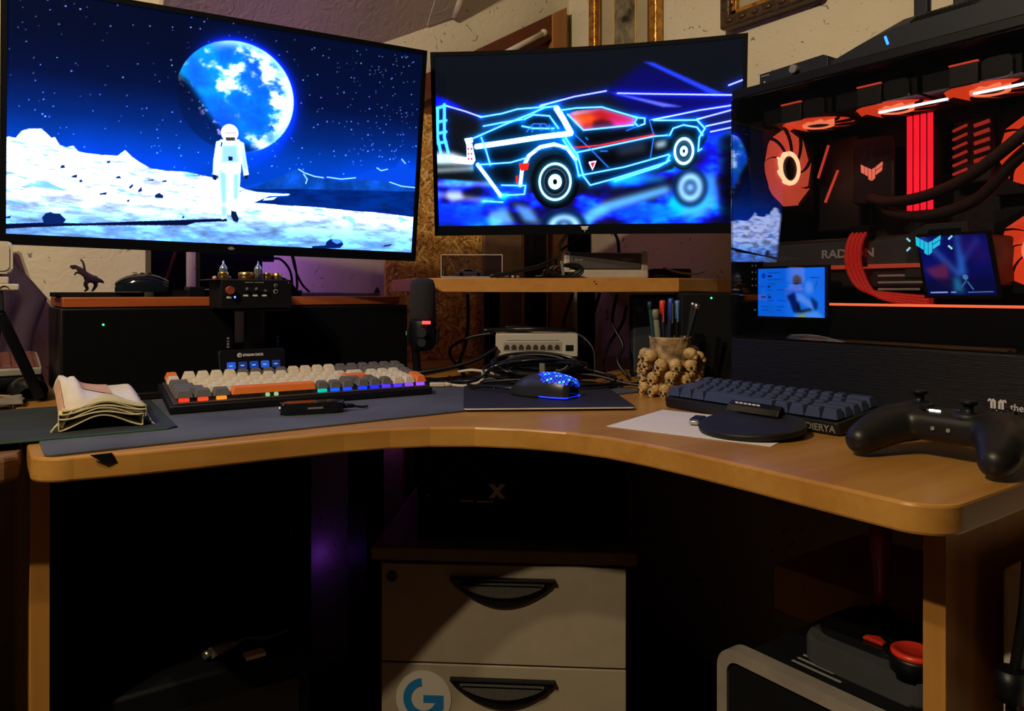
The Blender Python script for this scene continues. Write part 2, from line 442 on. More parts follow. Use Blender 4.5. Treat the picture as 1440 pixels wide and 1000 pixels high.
def moon_walk_picture(W, H):
    K = Canvas(W, H, 16/9)
    u, v, x, y = K.u, K.v, K.x, K.y
    # night sky, brighter towards the horizon
    t = step(1.0, .32, v)
    ramp = np.array([[.008, .045, .17], [.010, .065, .25], [.004, .17, .53], [.0, .30, .80]])
    K.c = np.stack([np.interp(t, [0, .45, .8, 1], ramp[:, i]) for i in range(3)], -1)
    K.c *= (.82+.36*fbm(x, y, 2.2, 4, 3))[..., None]
    rng = np.random.RandomState(11)
    for i in range(420):
        sx, sy = rng.rand()*16/9, .30+.7*rng.rand()
        if i > 320: sx = 16/9*(.80+.2*rng.rand()); sy = .45+.53*rng.rand()
        b = .35+.65*rng.rand(); sg = .0016+.0014*rng.rand()**2
        i0 = int((sy-.02)*H); i1 = int((sy+.02)*H)+1; j0 = int((sx*9/16-.02)*W); j1 = int((sx*9/16+.02)*W)+1
        i0, j0 = max(i0, 0), max(j0, 0)
        d2 = (x[i0:i1, j0:j1]-sx)**2+(y[i0:i1, j0:j1]-sy)**2
        K.c[i0:i1, j0:j1] += (b*np.exp(-d2/(sg*sg)))[..., None]*np.array([.75, .88, 1.])
    # the blue planet, lit from the upper right
    C, ER = EARTH_C, EARTH_R
    X = x-C[0]*16/9; Y = y-C[1]; r = np.hypot(X*EARTH_SQ, Y)/ER
    ter = K.inside(EARTH_LIT)
    ter = blur(ter, 4)
    halo = np.exp(-np.clip(r-1, 0, None)/.085)*step(-.75, .25, (X*.9+Y*.35)/ER)*(r >= .98)
    K.add(halo*1.0, (.02, .16, .95))
    body = step(1.01, .985, r)*ter
    n1 = fbm(x+.05*fbm(x, y, 9, 2, 8), y, 8, 5, 21); n2 = fbm(x, y*1.4, 17, 4, 5)
    sea = np.stack([.0+.10*n2, .26+.66*n1**1.2, .78+.24*n2], -1)
    side = step(-.55, .75, (X*.95+Y*.2)/ER)
    cl = step(.58-.20*side, .70-.19*side, .62*n1+.38*n2)
    rim = step(.80, 1.0, r)*step(-.2, .4, (X+Y*.6)/ER)
    sea = sea*(1-cl[..., None])+np.array([.96, 1., 1.])*cl[..., None]
    sea = sea*(1-.8*rim[..., None])+np.array([.8, .98, 1.])*.8*rim[..., None]
    K.c = K.c*(1-body[..., None])+sea*body[..., None]
    dark = step(1.0, .97, r)*(1-ter); K.blend(dark*.30, (.008, .045, .16))
    city = dark*step(.62, .7, fbm(x, y, 60, 2, 31))*step(.25, 0, np.abs(K.dist(EARTH_EDGE)/.16)); K.add(city*.7, (1., .75, .65))
    # far blue mountains on the right
    K.poly(MTN_FAR, (.02, .30, .78))
    mt = K.inside(MTN); n = fbm(x, y, 18, 4, 77)
    K.c = K.c*(1-mt[..., None])+mt[..., None]*np.stack([.01+.05*n, .16+.30*n, .50+.40*n], -1)
    for L in SNOW: K.line(L, .0022, (.75, .93, 1.))
    # white ground
    g = K.inside(GROUND)
    n = fbm(x*.8, y*3, 16, 5, 41); n3 = fbm(x*2+y, y*5, 24, 3, 9)
    low = step(.20, .04, v+.03*n)
    tone = np.clip(.54+.76*n-.10*low+.14*n3, 0, 1.0)
    gc = np.stack([tone*(.99-.38*low), tone*(1.03-.16*low), tone*1.08], -1)
    hol = step(.66, .74, fbm(x*1.1+y*2, y*4, 10, 4, 52))*.55
    gc = gc*(1-hol[..., None])+hol[..., None]*np.array([.35, .72, .95])
    K.c = K.c*(1-g[..., None])+np.clip(gc, 0, 1.1)*g[..., None]
    K.poly(SLOPE_SHADE, (.35, .75, .95), .8, 2)
    st = g*step(.74, .82, fbm(x*.5+.3*y, y*9, 26, 3, 63))*step(.1, .3, v); K.blend(st*.6, (.15, .38, .55))
    vl = K.inside(VALLEY); K.c = K.c*(1-vl[..., None])+vl[..., None]*np.stack([.0*n, .08+.16*n, .34+.34*n], -1)
    for P in VALLEY_STREAKS: K.poly(P, (.9, 1., 1.))
    K.poly(LONG_SHADOW, (.01, .05, .22))
    for P in ROCKS: K.poly(P, (.03, .16, .40))
    K.poly(BIG_ROCK, (.03, .14, .42)); K.poly(LOW_ROCK, (.02, .13, .42)); K.poly(LOW_ROCK_TOP, (.35, .65, 1.))
    # the walker in a white suit, seen from behind
    for P in SUIT: K.poly(P, (.86, .95, 1.))
    for P in SUIT_SHADE: K.poly(P, (.62, .80, .95), .8, 1)
    for P in SUIT_DARK: K.poly(P, (.05, .12, .24))
    K.ell(HELMET, .038, .040, (.93, .96, 1.)); K.poly(VISOR, (.30, .26, .22)); K.poly(HELMET_TRIM, (.85, .62, .42), .7)
    return light_out(K.c, 3.0)

def neon_car_picture(W, H):
    K = Canvas(W, H, 16/9); x, y, u, v = K.x, K.y, K.u, K.v
    CY, WH, BL = (.20, .80, 1.), (.88, .98, 1.), (.04, .14, .95)
    K.c[:] = (.055, .068, .105)
    K.poly(SKY_BLUE, (.03, .03, .42), .9, 6)
    K.poly(BEAM1, (.16, .28, .95), .95, 1); K.poly(BEAM2, (.45, .50, .98), .95, 1); K.poly(LEFT_BLUE, (.04, .08, .75), 1, 2)
    # wet floor
    f = K.inside(FLOOR)
    for _ in range(8): f = soften(f)
    n = fbm(x*1.2+y*1.0, y*2.2-x*.6, 3.2, 4, 12); n2 = fbm(x-y*.5, y*3, 6, 3, 4)
    fl = np.stack([.01+.10*n2, .05+.75*step(.46, .72, n), .22+.78*step(.34, .58, n)], -1)
    K.c = K.c*(1-f[..., None])+fl*f[..., None]
    for P, c, o in FLOOR_STREAKS: K.poly(P, c, o, 4)
    K.poly(FLOOR_DARK, (.005, .01, .05), .9, 6)
    for L in LIGHT_LINES: K.line(L, .004, (.80, .85, 1.), BL, .02, .55)
    for L in LEFT_GRID: K.line(L, .009, (.35, .85, 1.), (.0, .2, .7), .02, .5)
    for P, op in LEFT_GLOW: K.poly(P, WH, op, 3)
    keep = K.c.copy()
    for c, rx, ry in WHEEL_REFLECTIONS:
        K.ell(c, rx*1.15, ry*1.1, (.006, .010, .05)); K.ell(c, rx*.62, ry*.62, (.70, .90, 1.), .016, (.0, .4, .8), .03, .5); K.ell(c, rx*.25, ry*.25, (.6, .85, 1.))
    msk = np.zeros_like(K.x)
    for c, rx, ry in WHEEL_REFLECTIONS: msk = np.maximum(msk, step(1.5, 1.2, np.hypot((K.x-c[0]*K.asp)/rx, (K.y-c[1])/ry)))
    K.c = keep*(1-msk[..., None])+np.stack([blur(K.c[..., i], 3) for i in range(3)], -1)*msk[..., None]
    # body
    K.poly(BODY, (.012, .016, .04), 1, 1)
    K.poly(WINDOW, (.75, .10, .12)); K.poly(WINDOW_A, (.95, .42, .12), .9, 4); K.poly(WINDOW_B, (.85, .12, .50), .9, 4); K.poly(WINDOW_C, (.85, .92, 1.), .7, 2)
    K.poly(SEAT, (.30, .04, .10), .9, 2)
    # wheels
    for c, rx, ry in WHEELS:
        K.ell(c, rx, ry, (.006, .008, .02)); K.ell(c, rx*.70, ry*.70, (.01, .014, .03))
        K.ell(c, rx*.64, ry*.66, WH, .006, CY, .014, .5)
        K.ell(c, rx*.46, ry*.48, (.25, .30, .42), .004); K.ell(c, rx*.28, ry*.28, WH, None, CY, .01, .4); K.ell(c, rx*.09, ry*.10, (.02, .03, .06))
    for L, wd in THICK: K.line(L, wd, WH, (.0, .55, .98), .035, .7)
    for L in THIN: K.line(L, .0038, (.62, .96, 1.), (.0, .50, .95), .018, .70)
    for L in FAINT: K.line(L, .0022, (.25, .60, .95), (.0, .25, .6), .01, .35)
    for L in REDS: K.line(L, .004, (.95, .18, .18), (.5, .0, .05), .01, .5)
    for P in TAIL: K.poly(P, (.95, .16, .10))
    K.poly(BADGE, (.95, .95, 1.)); K.poly(BADGE_IN, (.85, .12, .15))
    for P in TAIL_PANEL: K.poly(P, (.92, .97, 1.))
    for P in TAIL_DOTS: K.poly(P, (.80, .35, .40))
    K.poly(LENS, (.80, .95, 1.), .8, 3)
    for P in HAZE: K.poly(P, (.45, .55, .75), .35, 5)
    K.c = np.clip(K.c, 0, 1)
    return light_out(K.c, 2.6)

def status_picture(W, H):
    K = Canvas(W, H, 1.55)
    K.c[:] = (.04, .50, .98)
    K.c *= (.92+.16*fbm(K.x, K.y, 3, 3, 2))[..., None]
    D = (.02, .13, .42)
    K.ell((.09, .85), .05, .055, (.03, .25, .75)); 
    for (a, b, c, d) in ((.15, .84, .07, .022), (.15, .62, .045, .02), (.05, .40, .07, .022), (.16, .40, .05, .022)):
        K.poly([(a, b-d), (a+c, b-d), (a+c, b+d), (a, b+d)], D, .9)
    for (a, b, c) in ((.15, .91, .2), (.15, .77, .22), (.15, .68, .13), (.15, .55, .08), (.30, .55, .2), (.15, .45, .04), (.15, .33, .10), (.31, .33, .15), (.05, .20, .12), (.28, .20, .13), (.05, .13, .11), (.28, .13, .09), (.05, .62, .06)):
        K.poly([(a, b-.012), (a+c, b-.012), (a+c, b+.012), (a, b+.012)], (.02, .34, .80), .75)
    K.poly([(.44, .0), (1, .0), (1, 1), (.44, 1)], (.16, .58, 1.), .6, 4)
    # a plain figure on a low seat
    K.poly([(.54, .70), (.55, .82), (.60, .86), (.66, .80), (.67, .70), (.60, .64)], (.03, .07, .2), .9, 2)
    K.poly([(.40, .50), (.52, .58), (.66, .70), (.70, .52), (.60, .46), (.46, .32)], (.22, .48, .95), .9, 3)
    K.poly([(.45, .42), (.56, .50), (.64, .20), (.60, .08), (.55, .10), (.50, .30)], (.02, .10, .45), .95, 2)
    K.poly([(.60, .50), (.68, .46), (.84, .26), (.84, .14), (.72, .26), (.60, .34)], (.45, .72, 1.), .9, 3)
    K.poly([(.62, .34), (.66, .14), (.80, .18), (.82, .12), (.68, .08), (.60, .10)], (.06, .06, .16), .9, 2)
    K.poly([(.72, .72), (.82, .72), (.84, .52), (.78, .46), (.72, .52)], (.40, .70, 1.), .9, 3)
    K.poly([(.80, .42), (.90, .30), (.90, .18), (.86, .14), (.82, .30)], (.03, .16, .50), .9, 2)
    K.line([(.80, .80), (.92, .80)], .01, (.05, .35, .75)); K.line([(.90, .74), (.86, .58)], .01, (.10, .40, .85))
    K.poly([(.56, .06), (.64, .05), (.76, .12), (.90, .12), (1, .0), (.56, .0)], (.42, .74, 1.), .9, 3)
    K.poly([(.60, .03), (.72, .07), (.73, .0), (.60, .0)], (.75, .75, .35), .9, 2)
    return light_out(np.clip(K.c, 0, 1), .5)

def screen_reflection_picture(W, H):  # painted picture of a screen mirrored in the tower's glass
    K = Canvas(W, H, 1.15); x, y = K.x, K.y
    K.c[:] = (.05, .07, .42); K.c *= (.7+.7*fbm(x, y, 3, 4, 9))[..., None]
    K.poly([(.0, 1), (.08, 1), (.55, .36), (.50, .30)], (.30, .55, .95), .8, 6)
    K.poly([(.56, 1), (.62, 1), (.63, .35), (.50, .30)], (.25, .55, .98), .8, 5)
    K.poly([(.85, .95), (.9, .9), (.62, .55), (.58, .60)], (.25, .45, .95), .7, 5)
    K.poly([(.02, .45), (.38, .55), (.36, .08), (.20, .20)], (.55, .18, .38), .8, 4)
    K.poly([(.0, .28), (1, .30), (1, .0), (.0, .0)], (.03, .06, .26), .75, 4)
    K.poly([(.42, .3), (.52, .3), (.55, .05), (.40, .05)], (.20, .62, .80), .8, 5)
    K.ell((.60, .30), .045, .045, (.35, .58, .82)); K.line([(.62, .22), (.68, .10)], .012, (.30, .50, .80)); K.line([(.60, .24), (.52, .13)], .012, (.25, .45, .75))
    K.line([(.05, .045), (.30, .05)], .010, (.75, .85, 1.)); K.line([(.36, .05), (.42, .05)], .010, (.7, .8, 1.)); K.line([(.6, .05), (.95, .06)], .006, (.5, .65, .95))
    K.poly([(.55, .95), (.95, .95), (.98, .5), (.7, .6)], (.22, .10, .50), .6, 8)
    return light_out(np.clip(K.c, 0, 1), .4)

def display(name, surf, pic, parent, loc=None, rot=None):
    """a panel mesh (surf(u, v) gives a point) carrying its picture"""
    H, W = pic.shape[:2]
    uu, vv = np.meshgrid(np.linspace(0, 1, W), np.linspace(0, 1, H))
    X, Y, Z = surf(uu, vv)
    co = np.stack([X, Y, Z], -1).reshape(-1, 3).astype(np.float32)
    i = (np.arange(H-1)[:, None]*W+np.arange(W-1)[None]).ravel()
    quads = np.stack([i, i+1, i+W+1, i+W], 1).astype(np.int32)
    me = bpy.data.meshes.new(name)
    me.vertices.add(len(co)); me.vertices.foreach_set('co', co.ravel())
    me.loops.add(quads.size); me.loops.foreach_set('vertex_index', quads.ravel())
    me.polygons.add(len(quads)); me.polygons.foreach_set('loop_start', np.arange(0, quads.size, 4, dtype=np.int32))
    me.update(calc_edges=True)
    at_ = me.attributes.new('picture', 'FLOAT_COLOR', 'POINT')
    at_.data.foreach_set('color', np.concatenate([pic, np.ones((H, W, 1))], -1).reshape(-1).astype(np.float32))
    me.materials.append(screen_mat(name+'_light'))
    return put(name, me, parent, loc, rot)


# traced outlines for the two wallpapers, in panel units
EARTH_C = (0.5016, 0.6717)
EARTH_LIT = [(0.3599, 0.7344), (0.3799, 0.7209), (0.4041, 0.6645), (0.4323, 0.5892), (0.4643, 0.5259), (0.5088, 0.4768), (0.554, 0.4462), (0.5944, 0.4271), (0.7206, 0.5105), (0.7054, 1.1067), (0.4386, 1.0225), (0.3417, 0.8704)]
EARTH_EDGE = [(0.3658, 0.7852), (0.38, 0.7147), (0.4112, 0.6411), (0.4466, 0.5542), (0.4735, 0.4957)]
MTN_FAR = [(0.5306, 0.2715), (0.5661, 0.2965), (0.5937, 0.2907), (0.6303, 0.3129), (0.7058, 0.3311), (0.8236, 0.3666), (0.8879, 0.4155), (0.936, 0.4199), (0.9456, 0.4536), (0.9555, 0.4767), (0.9687, 0.4647), (0.9785, 0.4304), (1.0336, 0.414), (1.0409, 0.2063), (0.5324, 0.1793)]
MTN = [(0.5218, 0.2636), (0.5576, 0.2721), (0.6024, 0.3153), (0.6388, 0.3511), (0.6627, 0.3752), (0.6859, 0.3586), (0.7094, 0.3453), (0.7347, 0.3424), (0.7844, 0.3293), (0.8648, 0.3554), (0.9279, 0.3436), (1.0361, 0.3451), (1.0416, 0.188), (0.5234, 0.1782)]
SNOW = [[(0.6666, 0.3724), (0.6821, 0.358), (0.7094, 0.3453), (0.7347, 0.3424)], [(0.6804, 0.351), (0.6905, 0.3288), (0.6872, 0.3079)], [(0.7443, 0.3473), (0.784, 0.3431), (0.8239, 0.3562)], [(0.8837, 0.4149), (0.8966, 0.4028), (0.9151, 0.4129)], [(0.9557, 0.4696), (0.9671, 0.4501)], [(0.9234, 0.3501), (0.9602, 0.334), (1.0035, 0.3331)]]
GROUND = [(-0.0674, 0.3468), (-0.013, 0.3856), (0.0035, 0.3975), (0.0175, 0.3944), (0.0286, 0.4255), (0.0427, 0.437), (0.0684, 0.4423), (0.08, 0.4241), (0.0887, 0.4082), (0.096, 0.4126), (0.1064, 0.3821), (0.1197, 0.3757), (0.1344, 0.3844), (0.145, 0.3624), (0.1676, 0.3575), (0.198, 0.3569), (0.2289, 0.3593), (0.2457, 0.3868), (0.2618, 0.3589), (0.2779, 0.3401), (0.3038, 0.3165), (0.3413, 0.3132), (0.386, 0.3141), (0.4251, 0.3043), (0.4683, 0.2949), (0.5308, 0.2583), (0.5948, 0.2374), (0.5536, 0.1986), (0.6329, 0.1987), (0.7091, 0.2015), (0.8285, 0.1953), (0.9115, 0.1946), (1.0419, 0.1806), (1.0514, -0.0898), (-0.0669, -0.1569)]
SLOPE_SHADE = [(0.3745, 0.3059), (0.4029, 0.3136), (0.4099, 0.2955), (0.3864, 0.2919)]
VALLEY = [(0.5308, 0.2583), (0.5798, 0.252), (0.6506, 0.2484), (0.5806, 0.2154), (0.5536, 0.1986), (0.633, 0.1953), (0.7092, 0.198), (0.8286, 0.1918), (0.9116, 0.191), (1.042, 0.1769), (1.0371, 0.3159), (0.8665, 0.2992), (0.6688, 0.278)]
VALLEY_STREAKS = [[(0.522, 0.2505), (0.5763, 0.2482), (0.6467, 0.2512), (0.6413, 0.2437), (0.5766, 0.2316), (0.5188, 0.2303)], [(0.5805, 0.2221), (0.6134, 0.2332), (0.6026, 0.2183), (0.577, 0.2116)]]
LONG_SHADOW = [(-0.0671, 0.0291), (0.0733, 0.0531), (0.1624, 0.0597), (0.2873, 0.0827), (0.3859, 0.1), (0.4855, 0.1177), (0.4892, 0.1049), (0.4115, 0.0899), (0.3896, 0.0746), (0.2875, 0.0638), (0.1931, 0.0538), (0.1175, 0.0428), (0.0445, 0.0292), (-0.0671, 0.0031)]
ROCKS = [[(0.1099, 0.2967), (0.1158, 0.3007), (0.1188, 0.2893), (0.107, 0.2843)], [(0.1338, 0.2588), (0.1442, 0.2664), (0.1428, 0.2512), (0.1309, 0.2523)], [(0.1474, 0.2398), (0.1534, 0.2467), (0.155, 0.2349), (0.149, 0.234)], [(0.2267, 0.2671), (0.2344, 0.2745), (0.2392, 0.2629), (0.2267, 0.261)], [(0.1918, 0.1916), (0.2087, 0.2001), (0.2057, 0.1874), (0.1919, 0.1855)], [(0.2553, 0.2283), (0.2662, 0.2454), (0.2632, 0.2295), (0.2586, 0.2195)], [(0.2761, 0.2158), (0.2839, 0.2356), (0.2857, 0.214), (0.2762, 0.2096)], [(0.315, 0.2024), (0.3246, 0.2132), (0.3346, 0.2019), (0.3331, 0.1891), (0.3151, 0.1898)], [(0.2059, 0.3309), (0.2136, 0.3353), (0.2137, 0.3262), (0.2075, 0.3221)], [(0.298, 0.2657), (0.3108, 0.2708), (0.3109, 0.2646), (0.298, 0.2626)], [(0.3304, 0.2675), (0.3418, 0.2724), (0.3403, 0.2627), (0.3305, 0.2612)], [(-0.0129, 0.3167), (0.001, 0.3191), (-0.0018, 0.3128), (-0.0128, 0.3109)], [(0.2512, 0.1689), (0.2575, 0.1759), (0.2576, 0.1635), (0.2529, 0.1629)], [(0.379, 0.112), (0.3839, 0.119), (0.3841, 0.1062), (0.3791, 0.1056)], [(0.9017, 0.2364), (0.9205, 0.2423), (0.9211, 0.2245), (0.9043, 0.2224)], [(-0.001, 0.0685), (0.0102, 0.0756), (0.0074, 0.0636), (-0.0024, 0.0625)], [(0.9166, 0.0293), (0.9419, 0.0387), (0.9337, 0.0271), (0.9168, 0.0221)]]
BIG_ROCK = [(0.0717, 0.0738), (0.0789, 0.0926), (0.0891, 0.0998), (0.0965, 0.0947), (0.1082, 0.096), (0.1218, 0.0705), (0.1144, 0.0515), (0.0763, 0.0444)]
LOW_ROCK = [(0.71, 0.0081), (0.7491, 0.015), (0.7506, 0.0326), (0.7621, 0.0476), (0.7722, 0.0415), (0.7922, 0.0433), (0.7989, 0.0228), (0.7893, 0.0043), (0.7143, -0.0054)]
LOW_ROCK_TOP = [(0.7641, 0.0478), (0.7901, 0.0467), (0.7925, 0.0328), (0.7807, 0.0247), (0.7685, 0.0342)]
HELMET = (0.4872, 0.5081)
VISOR = [(0.4771, 0.4868), (0.5015, 0.4916), (0.5, 0.4751), (0.4791, 0.4711)]
HELMET_TRIM = [(0.475, 0.5089), (0.5011, 0.5141), (0.5012, 0.5077), (0.4751, 0.5025)]
SUIT = [[(0.4652, 0.4749), (0.5105, 0.4836), (0.5215, 0.4597), (0.5212, 0.388), (0.5165, 0.3545), (0.4605, 0.3454), (0.4565, 0.3769), (0.4553, 0.4473)], [(0.455, 0.4633), (0.4669, 0.472), (0.4648, 0.3977), (0.4641, 0.3395), (0.4612, 0.3035), (0.449, 0.308), (0.4496, 0.3789)], [(0.5106, 0.4771), (0.5231, 0.4698), (0.5298, 0.4025), (0.5385, 0.3253), (0.5262, 0.3135), (0.5196, 0.3747), (0.5116, 0.4222)], [(0.4603, 0.355), (0.518, 0.3646), (0.5175, 0.3024), (0.5153, 0.2266), (0.5146, 0.1705), (0.51, 0.1303), (0.4974, 0.142), (0.4977, 0.2241), (0.4914, 0.2788), (0.4854, 0.2225), (0.4871, 0.1244), (0.484, 0.1043), (0.4733, 0.113), (0.472, 0.188), (0.4654, 0.262)]]
SUIT_SHADE = [[(0.4708, 0.447), (0.5057, 0.4535), (0.5107, 0.3797), (0.4704, 0.3728)], [(0.4659, 0.3333), (0.4818, 0.3197), (0.4842, 0.1896), (0.4737, 0.1883)], [(0.5011, 0.3227), (0.5135, 0.3247), (0.5121, 0.2097), (0.5033, 0.2085)], [(0.5198, 0.4562), (0.528, 0.4022), (0.5327, 0.3441), (0.5253, 0.356)], [(0.4722, 0.1718), (0.4864, 0.167), (0.4854, 0.1242), (0.4748, 0.1263)]]
SUIT_DARK = [[(0.4856, 0.4013), (0.4961, 0.4032), (0.4965, 0.3838), (0.486, 0.382)], [(0.4771, 0.4836), (0.5016, 0.4884), (0.5018, 0.4755), (0.4774, 0.4708)], [(0.4489, 0.3145), (0.4611, 0.3099), (0.458, 0.2868), (0.4493, 0.292)], [(0.4972, 0.1552), (0.5097, 0.1501), (0.5174, 0.118), (0.5142, 0.1011), (0.5034, 0.1065), (0.4976, 0.1289)], [(0.4751, 0.1099), (0.4855, 0.1177), (0.4857, 0.1045), (0.477, 0.1003)], [(0.526, 0.3201), (0.5367, 0.325), (0.5353, 0.3051), (0.5281, 0.3073)], [(0.4671, 0.4624), (0.4706, 0.4631), (0.4692, 0.4435), (0.4657, 0.4429)]]
SKY_BLUE = [(0.5642, 0.7674), (0.6965, 0.9126), (0.9316, 0.7091), (1.007, 0.6873), (1.0074, 0.6507), (0.7118, 0.5941), (0.6531, 0.6375)]
BEAM1 = [(0.6892, 0.9197), (0.7254, 0.909), (0.9523, 0.7004), (0.9178, 0.7022)]
BEAM2 = [(0.5679, 0.767), (0.6013, 0.7512), (0.8197, 0.6535), (0.7551, 0.66)]
LEFT_BLUE = [(-0.0033, 0.781), (0.0347, 0.7534), (0.0955, 0.6983), (0.0379, 0.707), (-0.0044, 0.7082)]
FLOOR = [(-0.0145, 0.2865), (0.2956, 0.2365), (0.4724, 0.1902), (0.7854, 0.3072), (0.8984, 0.4892), (1.0087, 0.516), (1.0144, -0.0568), (-0.0193, -0.0406)]
FLOOR_STREAKS = [([(0.256, 0.1297), (0.3179, 0.1009), (0.3483, 0.0054), (0.294, 0.0202)], (0.45, 0.78, 1.0), 0.8), ([(0.4642, 0.0163), (0.5483, 0.1212), (0.7713, 0.2179), (0.786, 0.1785), (0.5786, 0.0672), (0.487, -0.0245)], (0.45, 0.85, 1.0), 0.85), ([(0.5637, 0.2925), (0.6237, 0.2897), (0.7711, 0.2695), (0.7566, 0.2444), (0.5937, 0.2122)], (0.1, 0.6, 1.0), 0.8), ([(-0.0011, 0.1368), (0.1544, 0.1054), (0.1612, 0.0097), (-0.0031, 0.0002)], (0.03, 0.22, 0.95), 0.8), ([(0.8574, 0.2777), (0.9211, 0.2741), (0.9363, 0.1218), (0.8875, 0.0339), (0.8157, 0.0354)], (0.3, 0.75, 1.0), 0.8), ([(0.1698, 0.0777), (0.2324, 0.1033), (0.2627, 0.0073), (0.1767, -0.0043)], (0.5, 0.85, 1.0), 0.8), ([(0.8704, 0.4791), (0.94, 0.5228), (0.9819, 0.4694), (0.8926, 0.3263)], (0.05, 0.1, 0.8), 0.7), ([(0.5786, 0.0805), (0.7277, 0.1287), (0.8156, 0.0483), (0.6538, -0.014)], (0.03, 0.4, 0.95), 0.6)]
FLOOR_DARK = [(0.9369, 0.4858), (1.0087, 0.516), (1.0144, -0.0568), (0.9412, -0.0564)]
LIGHT_LINES = [[(0.3526, 0.6988), (0.4667, 0.7431), (0.5716, 0.7667)], [(0.6087, 0.7505), (0.8193, 0.7224), (0.9695, 0.7006)], [(0.7118, 0.5877), (0.8694, 0.6295), (0.97, 0.6454)], [(0.8626, 0.5802), (0.9702, 0.6209)], [(0.8911, 0.5399), (0.9707, 0.563)], [(0.9053, 0.5074), (0.971, 0.526)], [(0.9587, 0.7546), (1.0028, 0.7789)], [(0.0341, 0.7137), (0.0991, 0.6783), (0.1526, 0.6431)]]
LEFT_GRID = [[(0.0288, 0.7205), (0.0261, 0.5276), (0.0381, 0.4401)], [(0.0055, 0.7013), (0.003, 0.5282), (0.0125, 0.4408)], [(-0.0046, 0.695), (0.0303, 0.7138)], [(-0.0057, 0.6152), (0.0329, 0.6274)], [(-0.0067, 0.5485), (0.032, 0.5608)], [(-0.0037, 0.4949), (0.0312, 0.5006)]]
LEFT_GLOW = [([(-0.0006, 0.4412), (0.0497, 0.4397), (0.1304, 0.3902), (0.1301, 0.3633), (-0.0017, 0.3672)], 0.95), ([(-0.002, 0.343), (0.1455, 0.352), (0.1375, 0.3334), (-0.0023, 0.3241)], 0.9), ([(-0.0032, 0.2592), (0.1949, 0.2533), (0.1948, 0.2398), (-0.0034, 0.2456)], 0.9), ([(0.031, 0.2108), (0.0778, 0.2135), (0.0888, 0.1616), (0.0457, 0.1424), (0.0267, 0.1769)], 0.75), ([(-0.004, 0.2049), (0.1473, 0.1668), (0.1938, 0.1451), (0.147, 0.1382), (-0.0044, 0.1778)], 0.5)]
BODY = [(0.1125, 0.5114), (0.2369, 0.6062), (0.3678, 0.6848), (0.4589, 0.6852), (0.5566, 0.6739), (0.6678, 0.6081), (0.7264, 0.5865), (0.8627, 0.5702), (0.8877, 0.5215), (0.895, 0.477), (0.8708, 0.4035), (0.778, 0.3654), (0.7708, 0.3338), (0.5182, 0.2284), (0.4728, 0.2966), (0.4274, 0.4047), (0.3818, 0.4599), (0.3355, 0.409), (0.3039, 0.3034), (0.2956, 0.2365), (0.1948, 0.2398), (0.1256, 0.3095)]
WINDOW = [(0.4436, 0.6432), (0.474, 0.662), (0.5566, 0.6687), (0.6642, 0.6045), (0.6605, 0.5663), (0.4963, 0.5482)]
WINDOW_A = [(0.4587, 0.633), (0.5191, 0.6353), (0.5491, 0.6071), (0.5039, 0.5843), (0.4737, 0.5797)]
WINDOW_B = [(0.579, 0.6178), (0.6531, 0.6054), (0.6531, 0.5669), (0.5789, 0.5595)]
WINDOW_C = [(0.4513, 0.6531), (0.489, 0.657), (0.5491, 0.6589), (0.5041, 0.6468), (0.4663, 0.6364)]
SEAT = [(0.5264, 0.5567), (0.5303, 0.5955), (0.5565, 0.6065), (0.5864, 0.5914), (0.6013, 0.5618)]
WHEELS = [((0.3999, 0.2529), 0.145, 0.16), ((0.8224, 0.407), 0.08, 0.105)]
WHEEL_REFLECTIONS = [((0.8436, 0.2018), 0.085, 0.1), ((0.4294, -0.0099), 0.12, 0.085)]
THICK = [([(0.4074, 0.6796), (0.4299, 0.6153), (0.4538, 0.5377)], 0.017), ([(0.4538, 0.5325), (0.3515, 0.5171), (0.2436, 0.4929), (0.1352, 0.4705)], 0.016), ([(0.2817, 0.237), (0.2886, 0.3308), (0.3124, 0.41), (0.3511, 0.4588), (0.3972, 0.4724), (0.4428, 0.4462), (0.4692, 0.3828)], 0.011), ([(0.1378, 0.363), (0.1719, 0.2811), (0.2136, 0.1784)], 0.011)]
